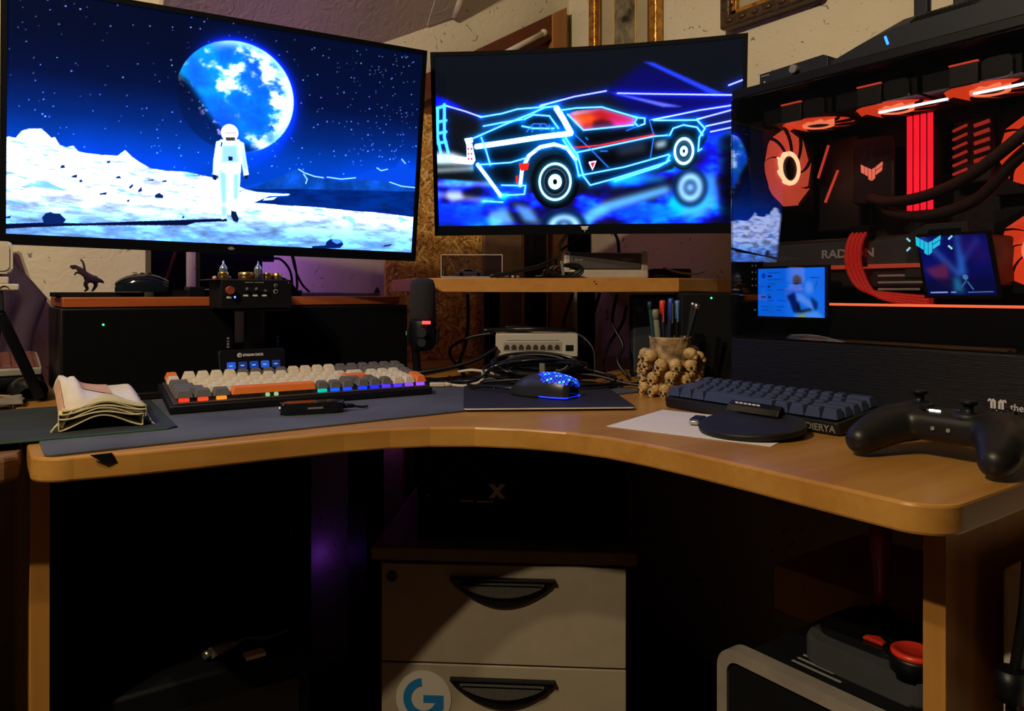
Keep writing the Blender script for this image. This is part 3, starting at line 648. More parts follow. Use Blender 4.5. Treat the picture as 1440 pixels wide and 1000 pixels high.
THIN = [[(0.1125, 0.5114), (0.2369, 0.5996), (0.3218, 0.6546), (0.3678, 0.6874), (0.4059, 0.6928)], [(0.421, 0.6682), (0.474, 0.6776), (0.5566, 0.6765), (0.6161, 0.6406), (0.6715, 0.6078)], [(0.4436, 0.6432), (0.4963, 0.5482), (0.6605, 0.5663)], [(0.7264, 0.5865), (0.8627, 0.5764), (0.8876, 0.5277), (0.8704, 0.4791), (0.8673, 0.4038), (0.8778, 0.4156)], [(0.7774, 0.4994), (0.788, 0.5366), (0.8202, 0.5528), (0.8629, 0.5363), (0.8809, 0.4908)], [(0.4278, 0.4971), (0.4655, 0.4028), (0.4803, 0.283)], [(0.4355, 0.5099), (0.4769, 0.4022), (0.4955, 0.2823), (0.5182, 0.2284), (0.6012, 0.2645), (0.7672, 0.3468), (0.7779, 0.3846)], [(0.4803, 0.2856), (0.6311, 0.3285), (0.7742, 0.3912)], [(0.477, 0.422), (0.7266, 0.497), (0.7702, 0.5)], [(0.1513, 0.5233), (0.1674, 0.4425), (0.1805, 0.3616)], [(0.3046, 0.397), (0.2503, 0.3724), (0.1417, 0.3629)], [(0.2181, 0.2391), (0.2995, 0.2337), (0.2952, 0.1826), (0.2175, 0.1783)], [(0.1549, 0.1462), (0.221, 0.1375)], [(0.2986, 0.6229), (0.3294, 0.6476), (0.3828, 0.6379), (0.4129, 0.5638)], [(0.2906, 0.5837), (0.3288, 0.5685), (0.3977, 0.5647)], [(0.1526, 0.6431), (0.222, 0.6599), (0.276, 0.6835), (0.3679, 0.6913)], [(0.1597, 0.5896), (0.2215, 0.6069), (0.2909, 0.6233)], [(0.6678, 0.6081), (0.6972, 0.6017), (0.6972, 0.5698), (0.6753, 0.5587), (0.6642, 0.5789), (0.6715, 0.6039)], [(0.6012, 0.2514), (0.7418, 0.3226), (0.778, 0.359)]]
FAINT = [[(0.4697, 0.521), (0.5187, 0.4394), (0.5787, 0.3286)], [(0.7118, 0.5877), (0.7266, 0.5034), (0.716, 0.3756)], [(0.5525, 0.4244), (0.5751, 0.4231)], [(0.3356, 0.4356), (0.3971, 0.4591), (0.4428, 0.4436)], [(0.6384, 0.5358), (0.6826, 0.5645)], [(0.5037, 0.5058), (0.5112, 0.4923)], [(0.3057, 0.5498), (0.329, 0.5949), (0.3673, 0.5928), (0.3976, 0.5449)], [(0.3213, 0.5821), (0.3249, 0.5489)], [(0.3519, 0.5871), (0.3556, 0.5539)], [(0.3825, 0.5853), (0.39, 0.552)]]
REDS = [[(0.4619, 0.4491), (0.5488, 0.4573), (0.631, 0.482)], [(0.631, 0.482), (0.7266, 0.506)]]
TAIL = [[(0.2773, 0.3647), (0.3121, 0.3673), (0.3079, 0.3273), (0.2847, 0.3202)], [(0.2666, 0.2913), (0.2744, 0.2937), (0.2725, 0.2508), (0.2663, 0.2483)]]
BADGE = [(0.5124, 0.3635), (0.5397, 0.37), (0.526, 0.3127)]
BADGE_IN = [(0.5185, 0.3579), (0.5351, 0.3623), (0.526, 0.3285)]
TAIL_PANEL = [[(0.1005, 0.4851), (0.12, 0.4911), (0.1304, 0.3902), (0.1224, 0.3662), (0.1014, 0.3669)], [(0.0494, 0.4196), (0.1019, 0.4072), (0.1014, 0.3669), (0.0489, 0.3793)], [(0.0932, 0.5187), (0.1203, 0.5245), (0.1239, 0.4976), (0.1005, 0.4824)]]
TAIL_DOTS = [[(0.1042, 0.4648), (0.1104, 0.4646), (0.1102, 0.4512), (0.104, 0.4514)], [(0.115, 0.4645), (0.1212, 0.4643), (0.121, 0.4509), (0.1148, 0.4511)], [(0.1038, 0.4354), (0.11, 0.4352), (0.1098, 0.4217), (0.1036, 0.4219)], [(0.1146, 0.435), (0.1208, 0.4348), (0.1207, 0.4214), (0.1145, 0.4216)], [(0.1034, 0.4058), (0.1096, 0.4056), (0.1095, 0.3922), (0.1033, 0.3924)], [(0.1143, 0.4055), (0.1205, 0.4053), (0.1203, 0.3918), (0.1141, 0.392)]]
LENS = [(0.7304, 0.4647), (0.7667, 0.4748), (0.7668, 0.4365), (0.7341, 0.4259)]
HAZE = [[(0.6013, 0.4345), (0.6975, 0.4671), (0.7049, 0.415), (0.6162, 0.3946)]]
EARTH_R = 0.2514
EARTH_SQ = 0.9759


# ------------------------------------------------------------------ shared materials
m_wall = plaster('cream_plaster', (.74, .68, .53), .65)
m_ceil = plaster('attic_plaster', (.58, .50, .42), .25)
m_floor = wood('floor_boards', (.06, .035, .02), (.12, .07, .04), .6, 6, 1)
m_desk = wood('beech_laminate', (.40, .185, .036), (.52, .272, .064), .30, 7, 0, .15)
m_deskv = wood('beech_laminate_upright', (.38, .165, .032), (.49, .235, .052), .42, 7, 2)
m_shelf = wood('pine_laminate', (.46, .20, .042), (.60, .29, .068), .42, 7, 0)
m_osb = osb_mat()
m_redwood = wood('red_brown_door', (.10, .022, .008), (.17, .045, .014), .5, 6, 0)
m_stile = wood('orange_door_stile', (.30, .12, .03), (.42, .19, .055), .5, 8, 2)
m_black = mat('black_plastic', (.0035, .0045, .0075), .42, spec=.3)
m_matte = mat('matte_black', (.0024, .003, .005), .7, spec=.2)
m_gloss = mat('glossy_black', (.0045, .0055, .008), .12)
m_dark = mat('dark_grey_plastic', (.013, .016, .022), .5, spec=.3)
m_slate = mat('dark_blue_black', (.0065, .0105, .019), .5, spec=.3)
m_steel = mat('brushed_silver', (.55, .54, .52), .32, .9)
m_cable = mat('black_cable', (.006, .0065, .008), .38, spec=.4)
m_white = mat('white_print', (.75, .74, .72), .6, var=.03)
m_grey = mat('grey_print', (.22, .22, .23), .6, var=.03)
m_gold = mat('gold_metal', (.85, .52, .13), .28, 1.)
m_cream = mat('warm_white_plastic', (.62, .56, .46), .5, var=.05)

def world_parts(parent, *objs):
    for o in objs:
        o.parent = parent; o.location = -parent.location
    return parent

# ------------------------------------------------------------------ the room
def structure(name, mb, m): return tag(mb.build(name, m), kind='structure')
structure('floor', MB().span((-2.2, -1.6, -.06), (1.5, 1.8, 0)), m_floor)
structure('wall_left', MB().span((-.12, 1.8, 0), (1.55, 1.86, 2.6)), m_wall)
structure('wall_right', MB().span((1.5, .12, 0), (1.56, 1.8, 2.6)), m_wall)
structure('ceiling', MB().span((-2.2, -1.6, 2.6), (1.56, 1.86, 2.66)), wood('dark_ceiling_boards', (.09, .05, .025), (.15, .085, .045), .6, 5, 1))

# sloped attic soffit over the left wing, with a rounded plaster bead along its end
def soffit_z(a, b): return 1.60+.51*(a-.883)+1.3*(1.8-b)
mb = MB(); A0, A1, B0, B1 = .30, 1.078, 1.56, 1.80
V = []
for th in (0, .07):
    for a, b in ((A0, B1), (A1, B1), (A1, B0), (A0, B0)): V.append((a, b, soffit_z(a, b)+th))
mb._add(V, [(0, 1, 2, 3), (4, 7, 6, 5), (0, 4, 5, 1), (1, 5, 6, 2), (2, 6, 7, 3), (3, 7, 4, 0)])
sof = structure('ceiling_slope', mb, m_ceil)
mb = MB().tube([(A1+.004, b, soffit_z(A1, b)+.004) for b in (1.80, 1.72, 1.64, 1.56)], .014, 10, smooth_path=3)
mb.build('bead', m_ceil, sof)
mb = MB(); V = [(a, b, soffit_z(a, b)-t) for t in (0, .004) for a, b in ((A1-.085, 1.795), (A1-.005, 1.795), (A1-.005, B0), (A1-.085, B0))]
mb._add(V, [(0, 1, 2, 3), (4, 7, 6, 5), (0, 4, 5, 1), (1, 5, 6, 2), (2, 6, 7, 3), (3, 7, 4, 0)])
mb.build('edge_strip', plaster('edge_strip_plaster', (.55, .50, .43), .2), sof)

# low attic door whose top follows the roof, in the left wall
def roof_z(a): return 1.627+.585*(a-1.156)
d = tag(MB().prism([(.92, 0), (1.462, 0), (1.462, roof_z(1.462)-.06), (.92, roof_z(.92)-.06)], 0, .012, M=Matrix.Translation((0, 1.795, 0)) @ FRONT).build('door_1', m_redwood), kind='structure')
MB().prism([(.92, roof_z(.92)-.075), (1.462, roof_z(1.462)-.075), (1.462, roof_z(1.462)), (.92, roof_z(.92))], 0, .03, .003, M=Matrix.Translation((0, 1.797, 0)) @ FRONT).build('top_rail', m_redwood, d)
MB().prism([(1.405, 0), (1.462, 0), (1.462, roof_z(1.462)), (1.405, roof_z(1.405))], 0, .034, .003, M=Matrix.Translation((0, 1.797, 0)) @ FRONT).build('stile', m_stile, d)
MB().prism([(1.19, 0), (1.40, 0), (1.40, roof_z(1.40)-.10), (1.19, roof_z(1.19)-.10)], 0, .022, .003, M=Matrix.Translation((0, 1.797, 0)) @ FRONT).build('panel', m_stile, d)
hb = MB().cyl((1.22, 1.755, 1.615), (1.365, 1.755, 1.705), .008).cyl((1.365, 1.755, 1.705), (1.365, 1.78, 1.705), .007).ball((1.365, 1.755, 1.705), .011)
hb.build('latch_bar', mat('pale_metal', (.6, .55, .48), .4), d)

# boards standing against the left wall
t = thing('strand_board', 'golden oriented strand board standing upright against wall between the monitors', 'board', (.853, 1.775, .7505))
MB().span((0, -.013, 0), (.312, 0, .66), .002).build('core', m_osb, t)
mb = MB(); rg = random.Random(5)
for i in range(2600):
    L1 = rg.uniform(.012, .045); w1 = rg.uniform(.0025, .008); an = rg.uniform(0, PI); cx = rg.uniform(.0, .312); cz = rg.uniform(0, .66); tz = rg.uniform(0, .0016); sk_ = rg.uniform(-.012, .012)
    ca, sa = math.cos(an), math.sin(an); mb.mi = rg.choice((0, 0, 1, 1, 2, 3))
    Q = [(-L1/2, -w1/2), (L1/2, -w1/2*.6), (L1/2*.94, w1/2), (-L1/2*.9, w1/2*.8)]
    q = [(min(.312, max(0, cx+a_*ca-b_*sa)), min(.66, max(0, cz+a_*sa+b_*ca))) for a_, b_ in Q]
    V = [(x_, -.0132-tz-.0006*(k_ % 2)+sk_*0, z_) for k_, (x_, z_) in enumerate(q)]+[(x_, -.0128, z_) for x_, z_ in q]
    mb._add(V, [(0, 1, 2, 3), (0, 4, 5, 1), (1, 5, 6, 2), (2, 6, 7, 3), (3, 7, 4, 0)])
o = mb.build('strands', [mat('strand_gold', (.72, .40, .085), .5, var=.2, scale=60), mat('strand_tan', (.58, .29, .055), .55, var=.2, scale=60), mat('strand_pale', (.92, .66, .24), .45, var=.15, scale=60), mat('strand_brown', (.34, .15, .03), .6, var=.2, scale=60)], t); o['kind'] = 'stuff'
t = tag(MB().span((1.14, 1.735, .7505), (1.272, 1.750, 1.25), .004).build('cardboard_sheet', mat('brown_cardboard', (.17, .10, .05), .8, bump=.2)), 'brown cardboard sheet beside the golden strand board', 'cardboard')
t = tag(MB().span((1.25, 1.66, .7505), (1.303, 1.70, 1.30), .004).build('black_post', m_matte), 'tall black upright post behind the wooden corner shelf', 'post')

# dark violet jacket hanging on the left wall behind the laptop
def drape(u, v):
    z = .80+.24*v; right = float(np.interp(z, [.80, .86, .92, .985, 1.04], [.075, .085, .105, .055, .04]))
    x = -.115+(right+.115)*u
    return (x, 1.765-.02*math.sin(u*9+v*2)*(1-.3*v)-.01*math.sin(u*21), z)
mb = MB().grid(drape, 40, 14)
o = mb.build('hanging_jacket', mat('violet_cloth', (.05, .03, .065), .9, bump=.15)); md = o.modifiers.new('t', 'SOLIDIFY'); md.thickness = .006
tag(o, 'dark violet cloth hanging on wall at far left below monitor', 'cloth')

# ------------------------------------------------------------------ the corner desk
def arc(cx, cy, r, a0, a1, n): return [(cx+r*math.cos(R(a0+(a1-a0)*i/n)), cy+r*math.sin(R(a0+(a1-a0)*i/n))) for i in range(n+1)]
front = [(.085, .966), (.15, .953), (.22, .945), (.31, .939), (.39, .930)]
bay = [(.45, .916), (.50, .895), (.55, .860), (.595, .812), (.628, .760), (.648, .705), (.658, .645), (.662, .58), (.663, .50), (.662, .42)]
P = arc(.085, 1.006, .040, 190, 270, 18)+front[1:]+bay+arc(.702, .343, .040, 180, 270, 22)+[(1.48, .303), (1.48, 1.77), (.045, 1.77)]
desk = thing('corner_desk', 'beech laminate corner desk with a concave curved front edge', 'desk', (.9, 1.2, 0))
top = MB().slab(P, .722, .750, .003).build('desktop', m_desk)
legs = [MB().span((.0495, 1.10, 0), (.071, 1.70, .722), .001).build('leg_panel', m_deskv),
        MB().span((.775, .352, 0), (1.44, .374, .722), .001).build('leg_panel', m_deskv),
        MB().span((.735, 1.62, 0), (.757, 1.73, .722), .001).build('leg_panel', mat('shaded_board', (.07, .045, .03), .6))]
shade_boards = [MB().span((x0, 1.735, .0), (x1, 1.755, .722), .001).build('shade_board', mat('under_desk_shade', (.012, .009, .009), .7)) for x0, x1 in ((.07, .645), (.758, .835), (.92, 1.44))]  # near-black boards added to stand in for shade under the desk
brd = MB().span((1.04, .46, .425), (1.30, .735, .497), .002).build('cross_board', m_deskv)
world_parts(desk, top, *legs, *shade_boards, brd)

# neighbouring rustic table on the far left
tb = thing('rustic_table', 'old dark table with a rough wooden edge at far left', 'table', (-.35, 1.4, 0))
pts = [(-.75, 1.05)]+[(-.75+i*.05, 1.045+.006*math.sin(i*2.1)) for i in range(1, 15)]+[(-.01, 1.040), (.022, 1.043), (.036, 1.052), (.040, 1.08), (.040, 1.76), (-.75, 1.76)]
a = MB().prism(pts, .712, .744, .006, seg=3).build('tabletop', wood('old_bark_wood', (.06, .028, .010), (.26, .12, .04), .7, 14, 0))
b = MB().span((-.04, 1.10, 0), (.005, 1.15, .712), .003).build('leg', m_matte)
c = MB().span((-.03, 1.66, 0), (.015, 1.71, .712), .003).build('leg', m_matte)
world_parts(tb, a, b, c)

# ------------------------------------------------------------------ corner shelf carrying the right monitor
sh = thing('corner_shelf', 'pine laminate corner shelf on black posts behind the mouse', 'shelf', (1.0, 1.35, .75))
fl, fr = V2(-.195, 1.50), V2(.335, 1.50)
P = [fl, V2(.06, 1.50), fr, V2(.44, 1.60), V2(.52, 1.72), (1.48, 1.10), (1.48, 1.62), (.80, 1.62)]
a = MB().prism(P, .934, .962, .002).build('shelf_board', m_shelf)
posts = []
for X, Y in ((.165, 1.66), (-.05, 1.85), (.45, 1.78)):
    x, y = V2(X, Y); posts.append(MB().box((x, y, .842), (.030, .030, .184), .003).build('post', m_matte))
mb = MB(); x, y = V2(.165, 1.494)
mb.cyl((x, y, .955), (x-.0006, y-.0008, .955), .0016, n=8); sc_ = mb.build('screw', m_matte)
world_parts(sh, a, sc_, *posts)

# ------------------------------------------------------------------ drawer unit under the bay of the desk
m_drawer = mat('grey_beige_laminate', (.36, .31, .235), .5, var=.05)
m_case = mat('dark_case_board', (.05, .038, .032), .6)
dx, dy = V2(-.015, 1.268)
du = thing('drawer_unit', 'grey beige drawer unit with curved black handles under the desk', 'drawer unit', (dx, dy, 0), -VIEW-R(4))
MB().span((-.212, .004, 0), (.212, .46, .478)).build('carcass', m_case, du)
MB().span((-.225, -.012, .478), (.225, .48, .500), .002).build('top_board', mat('brown_grey_board', (.20, .14, .10), .55), du)
def handle_mesh():
    mb = MB(); n = 24; W, Hh = .088, .042
    up = [(-W+2*W*i/n, .006*math.sin(PI*i/n)*0) for i in range(n+1)]
    low = [(W-2*W*i/n, -Hh*math.sin(PI*i/n)**.85-.004) for i in range(n+1)]
    mb.prism(up+low, 0, .006, .0015, M=FRONT)
    grip = [(-W*.80+1.6*W*i/n, -.004) for i in range(n+1)]+[(W*.80-1.6*W*i/n, -.006-.020*math.sin(PI*i/n)**.8) for i in range(n+1)]
    mb.mi = 1; mb.prism(grip, .006, .016, .003, M=FRONT)
    mb.mi = 0; mb.prism([(-W, -.001), (W, -.001), (W, .003), (-W, .003)], .0, .012, .0015, M=FRONT)
    return mb.mesh('handle', [m_black, mat('ribbed_grey', (.085, .085, .078), .45, stretch=(40, 1, 1), scale=12, bump=.6)])
hm = handle_mesh()
for k, (z0, z1) in enumerate(((.308, .474), (.140, .305), (.01, .137))):
    f = MB().span((-.206, -.014, z0), (.206, .004, z1), .0015).build('drawer_front', m_drawer, du)
    put('handle', hm, f, (0, -.014, z1-.022))
MB().cyl((-.188, -.0145, .452), (-.188, -.017, .452), .009, n=20).build('lock', m_dark, du)
# round white sticker with a blue G on the second drawer
st = MB(); st.prism([(.047*math.cos(2*PI*i/40), .047*math.sin(2*PI*i/40)) for i in range(40)], 0, .0008, M=FRONT)
st = st.build('round_sticker', mat('sticker_white', (.62, .60, .54), .5, var=.02), du, (-.134, -.0145, .247))
tag(st, 'round white sticker with a blue letter')
mb = MB(); ro, ri = .0345, .0205
P = [(ro*math.cos(R(a)), ro*math.sin(R(a))) for a in range(96, 326, 8)]
P += [(ro, -.017), (ro, .006), (.000, .006), (.000, -.007), (ri*.98, -.007)]
P += [(ri*math.cos(R(a)), ri*math.sin(R(a))) for a in range(328, 95, -8)]
mb.prism(P, .0008, .0012, M=FRONT); mb.build('letter', mat('sticker_blue', (.01, .20, .55), .5, var=.03), st)

# black box with an X standing on the drawer unit
bxo = thing('equipment_box', 'black box marked with a grey X on top of drawer unit', 'box', (dx, dy, .500), -VIEW-R(4))
MB().span((-.155, .04, 0), (.21, .40, .20), .004).build('body', m_matte, bxo)
m_dim = mat('dim_grey_print', (.60, .55, .50), .6)
k = .0125; cx, cz = -.014, .085
for s_ in (-1, 1):
    MB().prism([(-k*1.2*s_, k), (-k*.45*s_, k), (k*1.2*s_, -k), (k*.45*s_, -k)][::s_], 0, .0006, M=Matrix.Translation((cx, .0395-.0003*(s_ > 0), cz)) @ FRONT).build('letter_stroke', m_dim, bxo)
MB().span((-.079, .0392, .066), (-.055, .0398, .068)).build('print_line', mat('orange_print', (.80, .35, .08), .6), bxo)
for i in range(7): MB().span((-.050+i*.0042, .0392, .0645), (-.0472+i*.0042, .0398, .068)).build('print_mark', m_dim, bxo)
MB().span((-.115, .0392, .192), (-.100, .0398, .194)).build('print_line', m_dim, bxo)
MB().ball((-.135, .0400, .075), .0016, 8, 6).build('indicator', m_white, bxo)

# ------------------------------------------------------------------ things under the right wing
# silver framed black case with a joystick standing on it
cs = thing('silver_framed_case', 'black computer case with a rounded silver frame under the right wing', 'computer case', (.766, .625, 0), -PI/2)
mb = MB(); W_, Hc, Dc = .247, .487, .262
mb.prism(rrect(W_-.022, Hc-.022, .018, 6, W_/2, Hc/2), -Dc+.02, -.004, M=FRONT); mb.build('body', m_matte, cs)
mb = MB(); out_ = rrect(W_, Hc, .028, 8, W_/2, Hc/2); inn = rrect(W_-.030, Hc-.030, .016, 8, W_/2, Hc/2); n = len(out_)
V = [(x, y, z) for z in (.0, -.022) for x, y in out_]+[(x, y, z) for z in (.0, -.022) for x, y in inn]
F = []
for i in range(n):
    j = (i+1) % n
    F += [(i, j, 2*n+j, 2*n+i), (n+i, 3*n+i, 3*n+j, n+j), (i, n+i, n+j, j), (2*n+i, 2*n+j, 3*n+j, 3*n+i)]
mb._add(V, F, FRONT); mb.build('frame', mat('satin_silver', (.50, .47, .42), .35, .6), cs)
MB().span((.03, -.001, .36), (.11, .003, .366)).build('slot', m_dark, cs)
for i in range(3): MB().span((.070, .055+i*.012, Hc-.0112), (.135-.016*i, .059+i*.012, Hc-.0106)).build('print_line', m_grey, cs)

js = thing('joystick', 'retro black joystick with red buttons standing on the silver framed case', 'joystick', (.835, .475, .476), -PI/2)
mb = MB(); mb.prism(rrect(.155, .135, .022, 6, 0, 0.067), 0, .032, .004); mb.build('base', mat('dark_grey_shell', (.045, .048, .055), .45), js)
MB().prism(rrect(.105, .105, .018, 6, -.018, .072), .032, .042, .003).build('top_plate', m_gloss, js)
MB().lathe([(.026, .042), (.024, .05), (.014, .060), (.010, .066)], 24, Matrix.Translation((-.02, .085, 0))).build('boot', m_black, js)
MB().lathe([(.008, .062), (.0085, .09), (.011, .125), (.014, .15), (.013, .165), (.006, .172)], 20, Matrix.Translation((-.02, .085, 0))).build('stick', mat('dark_red_plastic', (.25, .012, .015), .4), js)
m_redbtn = mat('red_button', (.75, .04, .02), .35)
MB().lathe([(.024, .026), (.026, .046), (.025, .050)], 28, Matrix.Translation((.052, .022, 0))).build('button_collar', m_black, js)
MB().lathe([(.024, .049), (.024, .054), (.020, .056), (.0195, .0545), (.004, .054)], 28, Matrix.Translation((.052, .022, 0))).build('button', m_redbtn, js)
MB().prism([(-.010, .026), (.014, .026), (.014, .034), (.002, .042), (-.010, .034)], .042, .047, .002).build('trigger_button', m_redbtn, js)
MB().lathe([(.012, .032), (.012, .044), (.010, .046)], 20, Matrix.Translation((.062, .105, 0))).build('button', m_redbtn, js)

# beige tower and its lead beyond the right leg panel
bt = thing('beige_tower', 'beige computer tower standing beyond the right desk leg panel', 'computer', (.845, .330, 0), -PI/2)
MB().span((0, 0, 0), (.19, .42, .655), .006).build('body', m_cream, bt)
MB().span((.012, -.004, .42), (.178, .002, .56), .003).build('drive_bay', mat('pale_beige', (.55, .50, .42), .5), bt)
MB().span((.010, -.003, .36), (.180, .002, .40), .002).build('vent', m_dark, bt)
o = MB().tube([(.83, .300, .68), (.825, .302, .62), (.828, .312, .55), (.822, .312, .50), (.83, .315, .40), (.835, .318, .2)], .006).build('power_lead', m_cable)
tag(o, 'black lead hanging in front of the beige tower', 'cable')
o = MB().cyl((.822, .313, .565), (.822, .313, .535), .013, n=16).build('plug_body', m_black, o)

# dark tower under the left wing with plugs on top
tw = thing('black_tower', 'black computer tower in the shade under the left wing', 'computer', (.13, 1.16, 0))
MB().span((0, 0, 0), (.30, .42, .37), .006).build('body', m_matte, tw)
MB().span((.02, -.004, .05), (.28, .002, .33), .003).build('front_panel', m_gloss, tw)
pl = thing('serial_plug', 'beige cable plug lying on the black tower under left wing', 'plug', (.298, 1.20, .378), R(14))
MB().cyl((-.012, 0, .004), (.018, 0, .004), .0085, n=16).cyl((.018, 0, .004), (.030, 0, .004), .0075, .004, 16).build('plug_body', mat('olive_plastic', (.30, .29, .20), .5), pl)
MB().cyl((-.022, 0, .004), (-.012, 0, .004), .006, n=16).build('tip', m_steel, pl)
MB().tube([(.028, 0, .004), (.05, .004, .004), (.08, -.01, -.002), (.12, -.005, -.004)], .0028).build('lead', mat('grey_cable', (.22, .21, .2), .5), pl)
o = MB().box((.345, 1.172, .374), (.03, .02, .006), .001).build('paper_tag', m_white, None, (0, 0, 0))
tag(o, 'small white tag beside the beige plug under the desk', 'tag')
for q, (x0, z0) in enumerate(((.50, .65), (.53, .60))):
    o = MB().tube([(.52+.05*q, 1.70, .72), (.53+.05*q, 1.69, .62), (.50+.06*q, 1.68, .50), (.53+.05*q, 1.70, .38)], .006).build('hanging_cable', m_cable)
    tag(o, ('black cable hanging below the desk left of the X box', 'black cable hanging below the desk behind the X box')[q], 'cable')


# ------------------------------------------------------------------ monitors
m_bezel = mat('monitor_black', (.0022, .003, .0055), .6, spec=.08)
def monitor(name, label, c, yaw, tilt, roll, w, h, rad, ml, mt_, mb_, pic):
    t = thing(name, label, 'monitor', c)
    t.rotation_euler = (Matrix.Rotation(yaw, 3, 'Z') @ Matrix.Rotation(tilt, 3, 'X') @ Matrix.Rotation(roll, 3, 'Y')).to_euler()
    def bend(x, y):
        if not rad: return x, y
        th = x/rad
        return rad*np.sin(th), y-rad*(1-np.cos(th))
    def slab(x0, x1, z0, z1, y0, y1, nm, m, n=24):
        mb = MB(); V = []
        for i in range(n+1):
            x = x0+(x1-x0)*i/n
            for y in (y0, y1):
                bx, by = bend(x, y)
                V += [(bx, by, z0), (bx, by, z1)]
        F = []
        for i in range(n):
            a = 4*i; b = a+4
            F += [(a, b, b+1, a+1), (a+2, a+3, b+3, b+2), (a+1, b+1, b+3, a+3), (a, a+2, b+2, b)]
        F += [(0, 1, 3, 2), (4*n, 4*n+2, 4*n+3, 4*n+1)]
        mb._add(V, F); return mb.build(nm, m, t)
    slab(-w/2, w/2, -h/2, h/2, .004, .022, 'back_shell', m_bezel)
    slab(-w/2, w/2, h/2-mt_, h/2, -.003, .006, 'bezel', m_bezel)
    slab(-w/2, w/2, -h/2, -h/2+mb_, -.004, .006, 'chin', m_bezel)
    slab(-w/2, -w/2+ml, -h/2, h/2, -.003, .006, 'bezel', m_bezel, 2)
    slab(w/2-ml, w/2, -h/2, h/2, -.003, .006, 'bezel', m_bezel, 2)
    def surf(u, v):
        x = -w/2+ml+u*(w-2*ml); z = -h/2+mb_+v*(h-mt_-mb_)
        bx, by = bend(x, 0*x+.0)
        return bx, by, z
    display('screen', surf, pic, t)
    return t
mon1 = monitor('large_monitor', 'large monitor showing a white suited walker and blue planet', (.362, 1.3447, 1.2038), R(-9.46), R(6.52), R(1.24), .6838, .4059, 0, .0086, .0086, .0172, moon_walk_picture(720, 405))
mon2 = monitor('curved_monitor', 'curved monitor showing a neon outlined sports car', (.978, 1.1254, 1.233), R(-47.3), R(6.15), R(.41), .614, .367, 1.5, .008, .008, .020, neon_car_picture(560, 315))
# maker's marks on the chins
MB().prism([(-.006, .001), (0, .004), (.006, .001), (.003, -.002), (-.003, -.002)], 0, .0006, M=Matrix.Translation((0, -.0042, -.194)) @ FRONT).build('emblem', m_grey, mon1)
mk = MB(); T_ = Matrix.Translation((0, -.0042, -.1735)) @ FRONT
for q in ([(-.0085, .006), (.0085, .006), (.0060, .003), (-.0060, .003)], [(-.0070, .001), (-.0015, .0045), (-.0025, -.0015)], [(.0070, .001), (.0015, .0045), (.0025, -.0015)], [(-.0016, .003), (.0016, .003), (0, -.0065)]):
    mk.prism(q, 0, .0006, M=T_)
mk.build('emblem', m_white, mon2)
# stands (they move with their monitors)
def stand(mon, parts):
    Mi = (Matrix.Translation(mon.location) @ mon.rotation_euler.to_matrix().to_4x4()).inverted()
    for nm, mb, m in parts:
        o = mb.build(nm, m, mon); o.matrix_parent_inverse = Mi
stand(mon1, [('neck', MB().span((.330, 1.455, .940), (.445, 1.495, 1.24), .004), m_black),
             ('foot', MB().prism(rrect(.27, .17, .02, 5, .385, 1.515), .9262, .938, .003), m_black),
             ('bracket', MB().span((.345, 1.360, 1.16), (.43, 1.462, 1.24), .004), m_black)])
x, y = V2(.155, 1.725); x2, y2 = V2(.155, 1.66)
Mst = Matrix.Translation((x, y, 0)) @ Matrix.Rotation(R(-45), 4, 'Z')
stand(mon2, [('neck', MB().span((-.027, -.012, .972), (.027, .03, 1.22), .004, Mst), m_black),
             ('foot', MB().prism(rrect(.20, .13, .02, 5, 0, .01), .9622, .973, .003, Mst), m_black),
             ('bracket', MB().span((-.03, -.150, 1.19), (.03, .0, 1.25), .004, Mst), m_black)])
# violet light strip stuck on the back of the large monitor
MB().span((-.28, .022, -.165), (.28, .026, -.155)).build('light_strip', glow('violet_led', (.35, .08, 1.), 2.5), mon1)

# ------------------------------------------------------------------ riser: a red board on two black boxes
def black_box(x0, x1, label, led=None):
    t = thing('speaker_box', label, 'speaker', ((x0+x1)/2, 1.53, .752))
    W = (x1-x0)/2
    MB().span((-W, -.125, .006), (W, .12, .1555), .003).build('cabinet', mat('box_brown_black', (.008, .0065, .0075), .5, spec=.25), t)
    MB().span((-W+.004, -.130, .008), (W-.004, -.124, .153), .002).build('front_cloth', mat('speaker_cloth', (.0025, .003, .0048), .95, spec=.1, bump=.2, bscale=900), t)
    MB().span((-W+.004, -.134, .0), (W-.004, -.05, .012), .004).build('foot_rail', m_black, t)
    return t
b1 = black_box(.104, .379, 'wide black box with a green light under left part of red board')
MB().ball((-.076, -.1305, .128), .0017, 10, 6).build('indicator', glow('green_led', (.05, .9, .25), 3.), b1)
b2 = black_box(.433, .731, 'wide black box under right part of red board beside the microphone')
for t, x, m in ((b1, .1235, m_grey), (b2, -.127, mat('violet_print', (.16, .12, .45), .6))):
    for i, hgt in enumerate((.004, .004, .003, .004)): MB().span((x-.002, -.1312, .081+i*.0052), (x+.002, -.1300, .081+i*.0052+hgt*.8)).build('print_mark', m, t)
bd = tag(MB().span((.108, 1.405, .9085), (.712, 1.66, .9255), .002).build('riser_board', wood('red_brown_board', (.33, .070, .016), (.46, .12, .03), .35, 6, 0, .2)), 'red brown wooden board lying across the two black boxes', 'board')

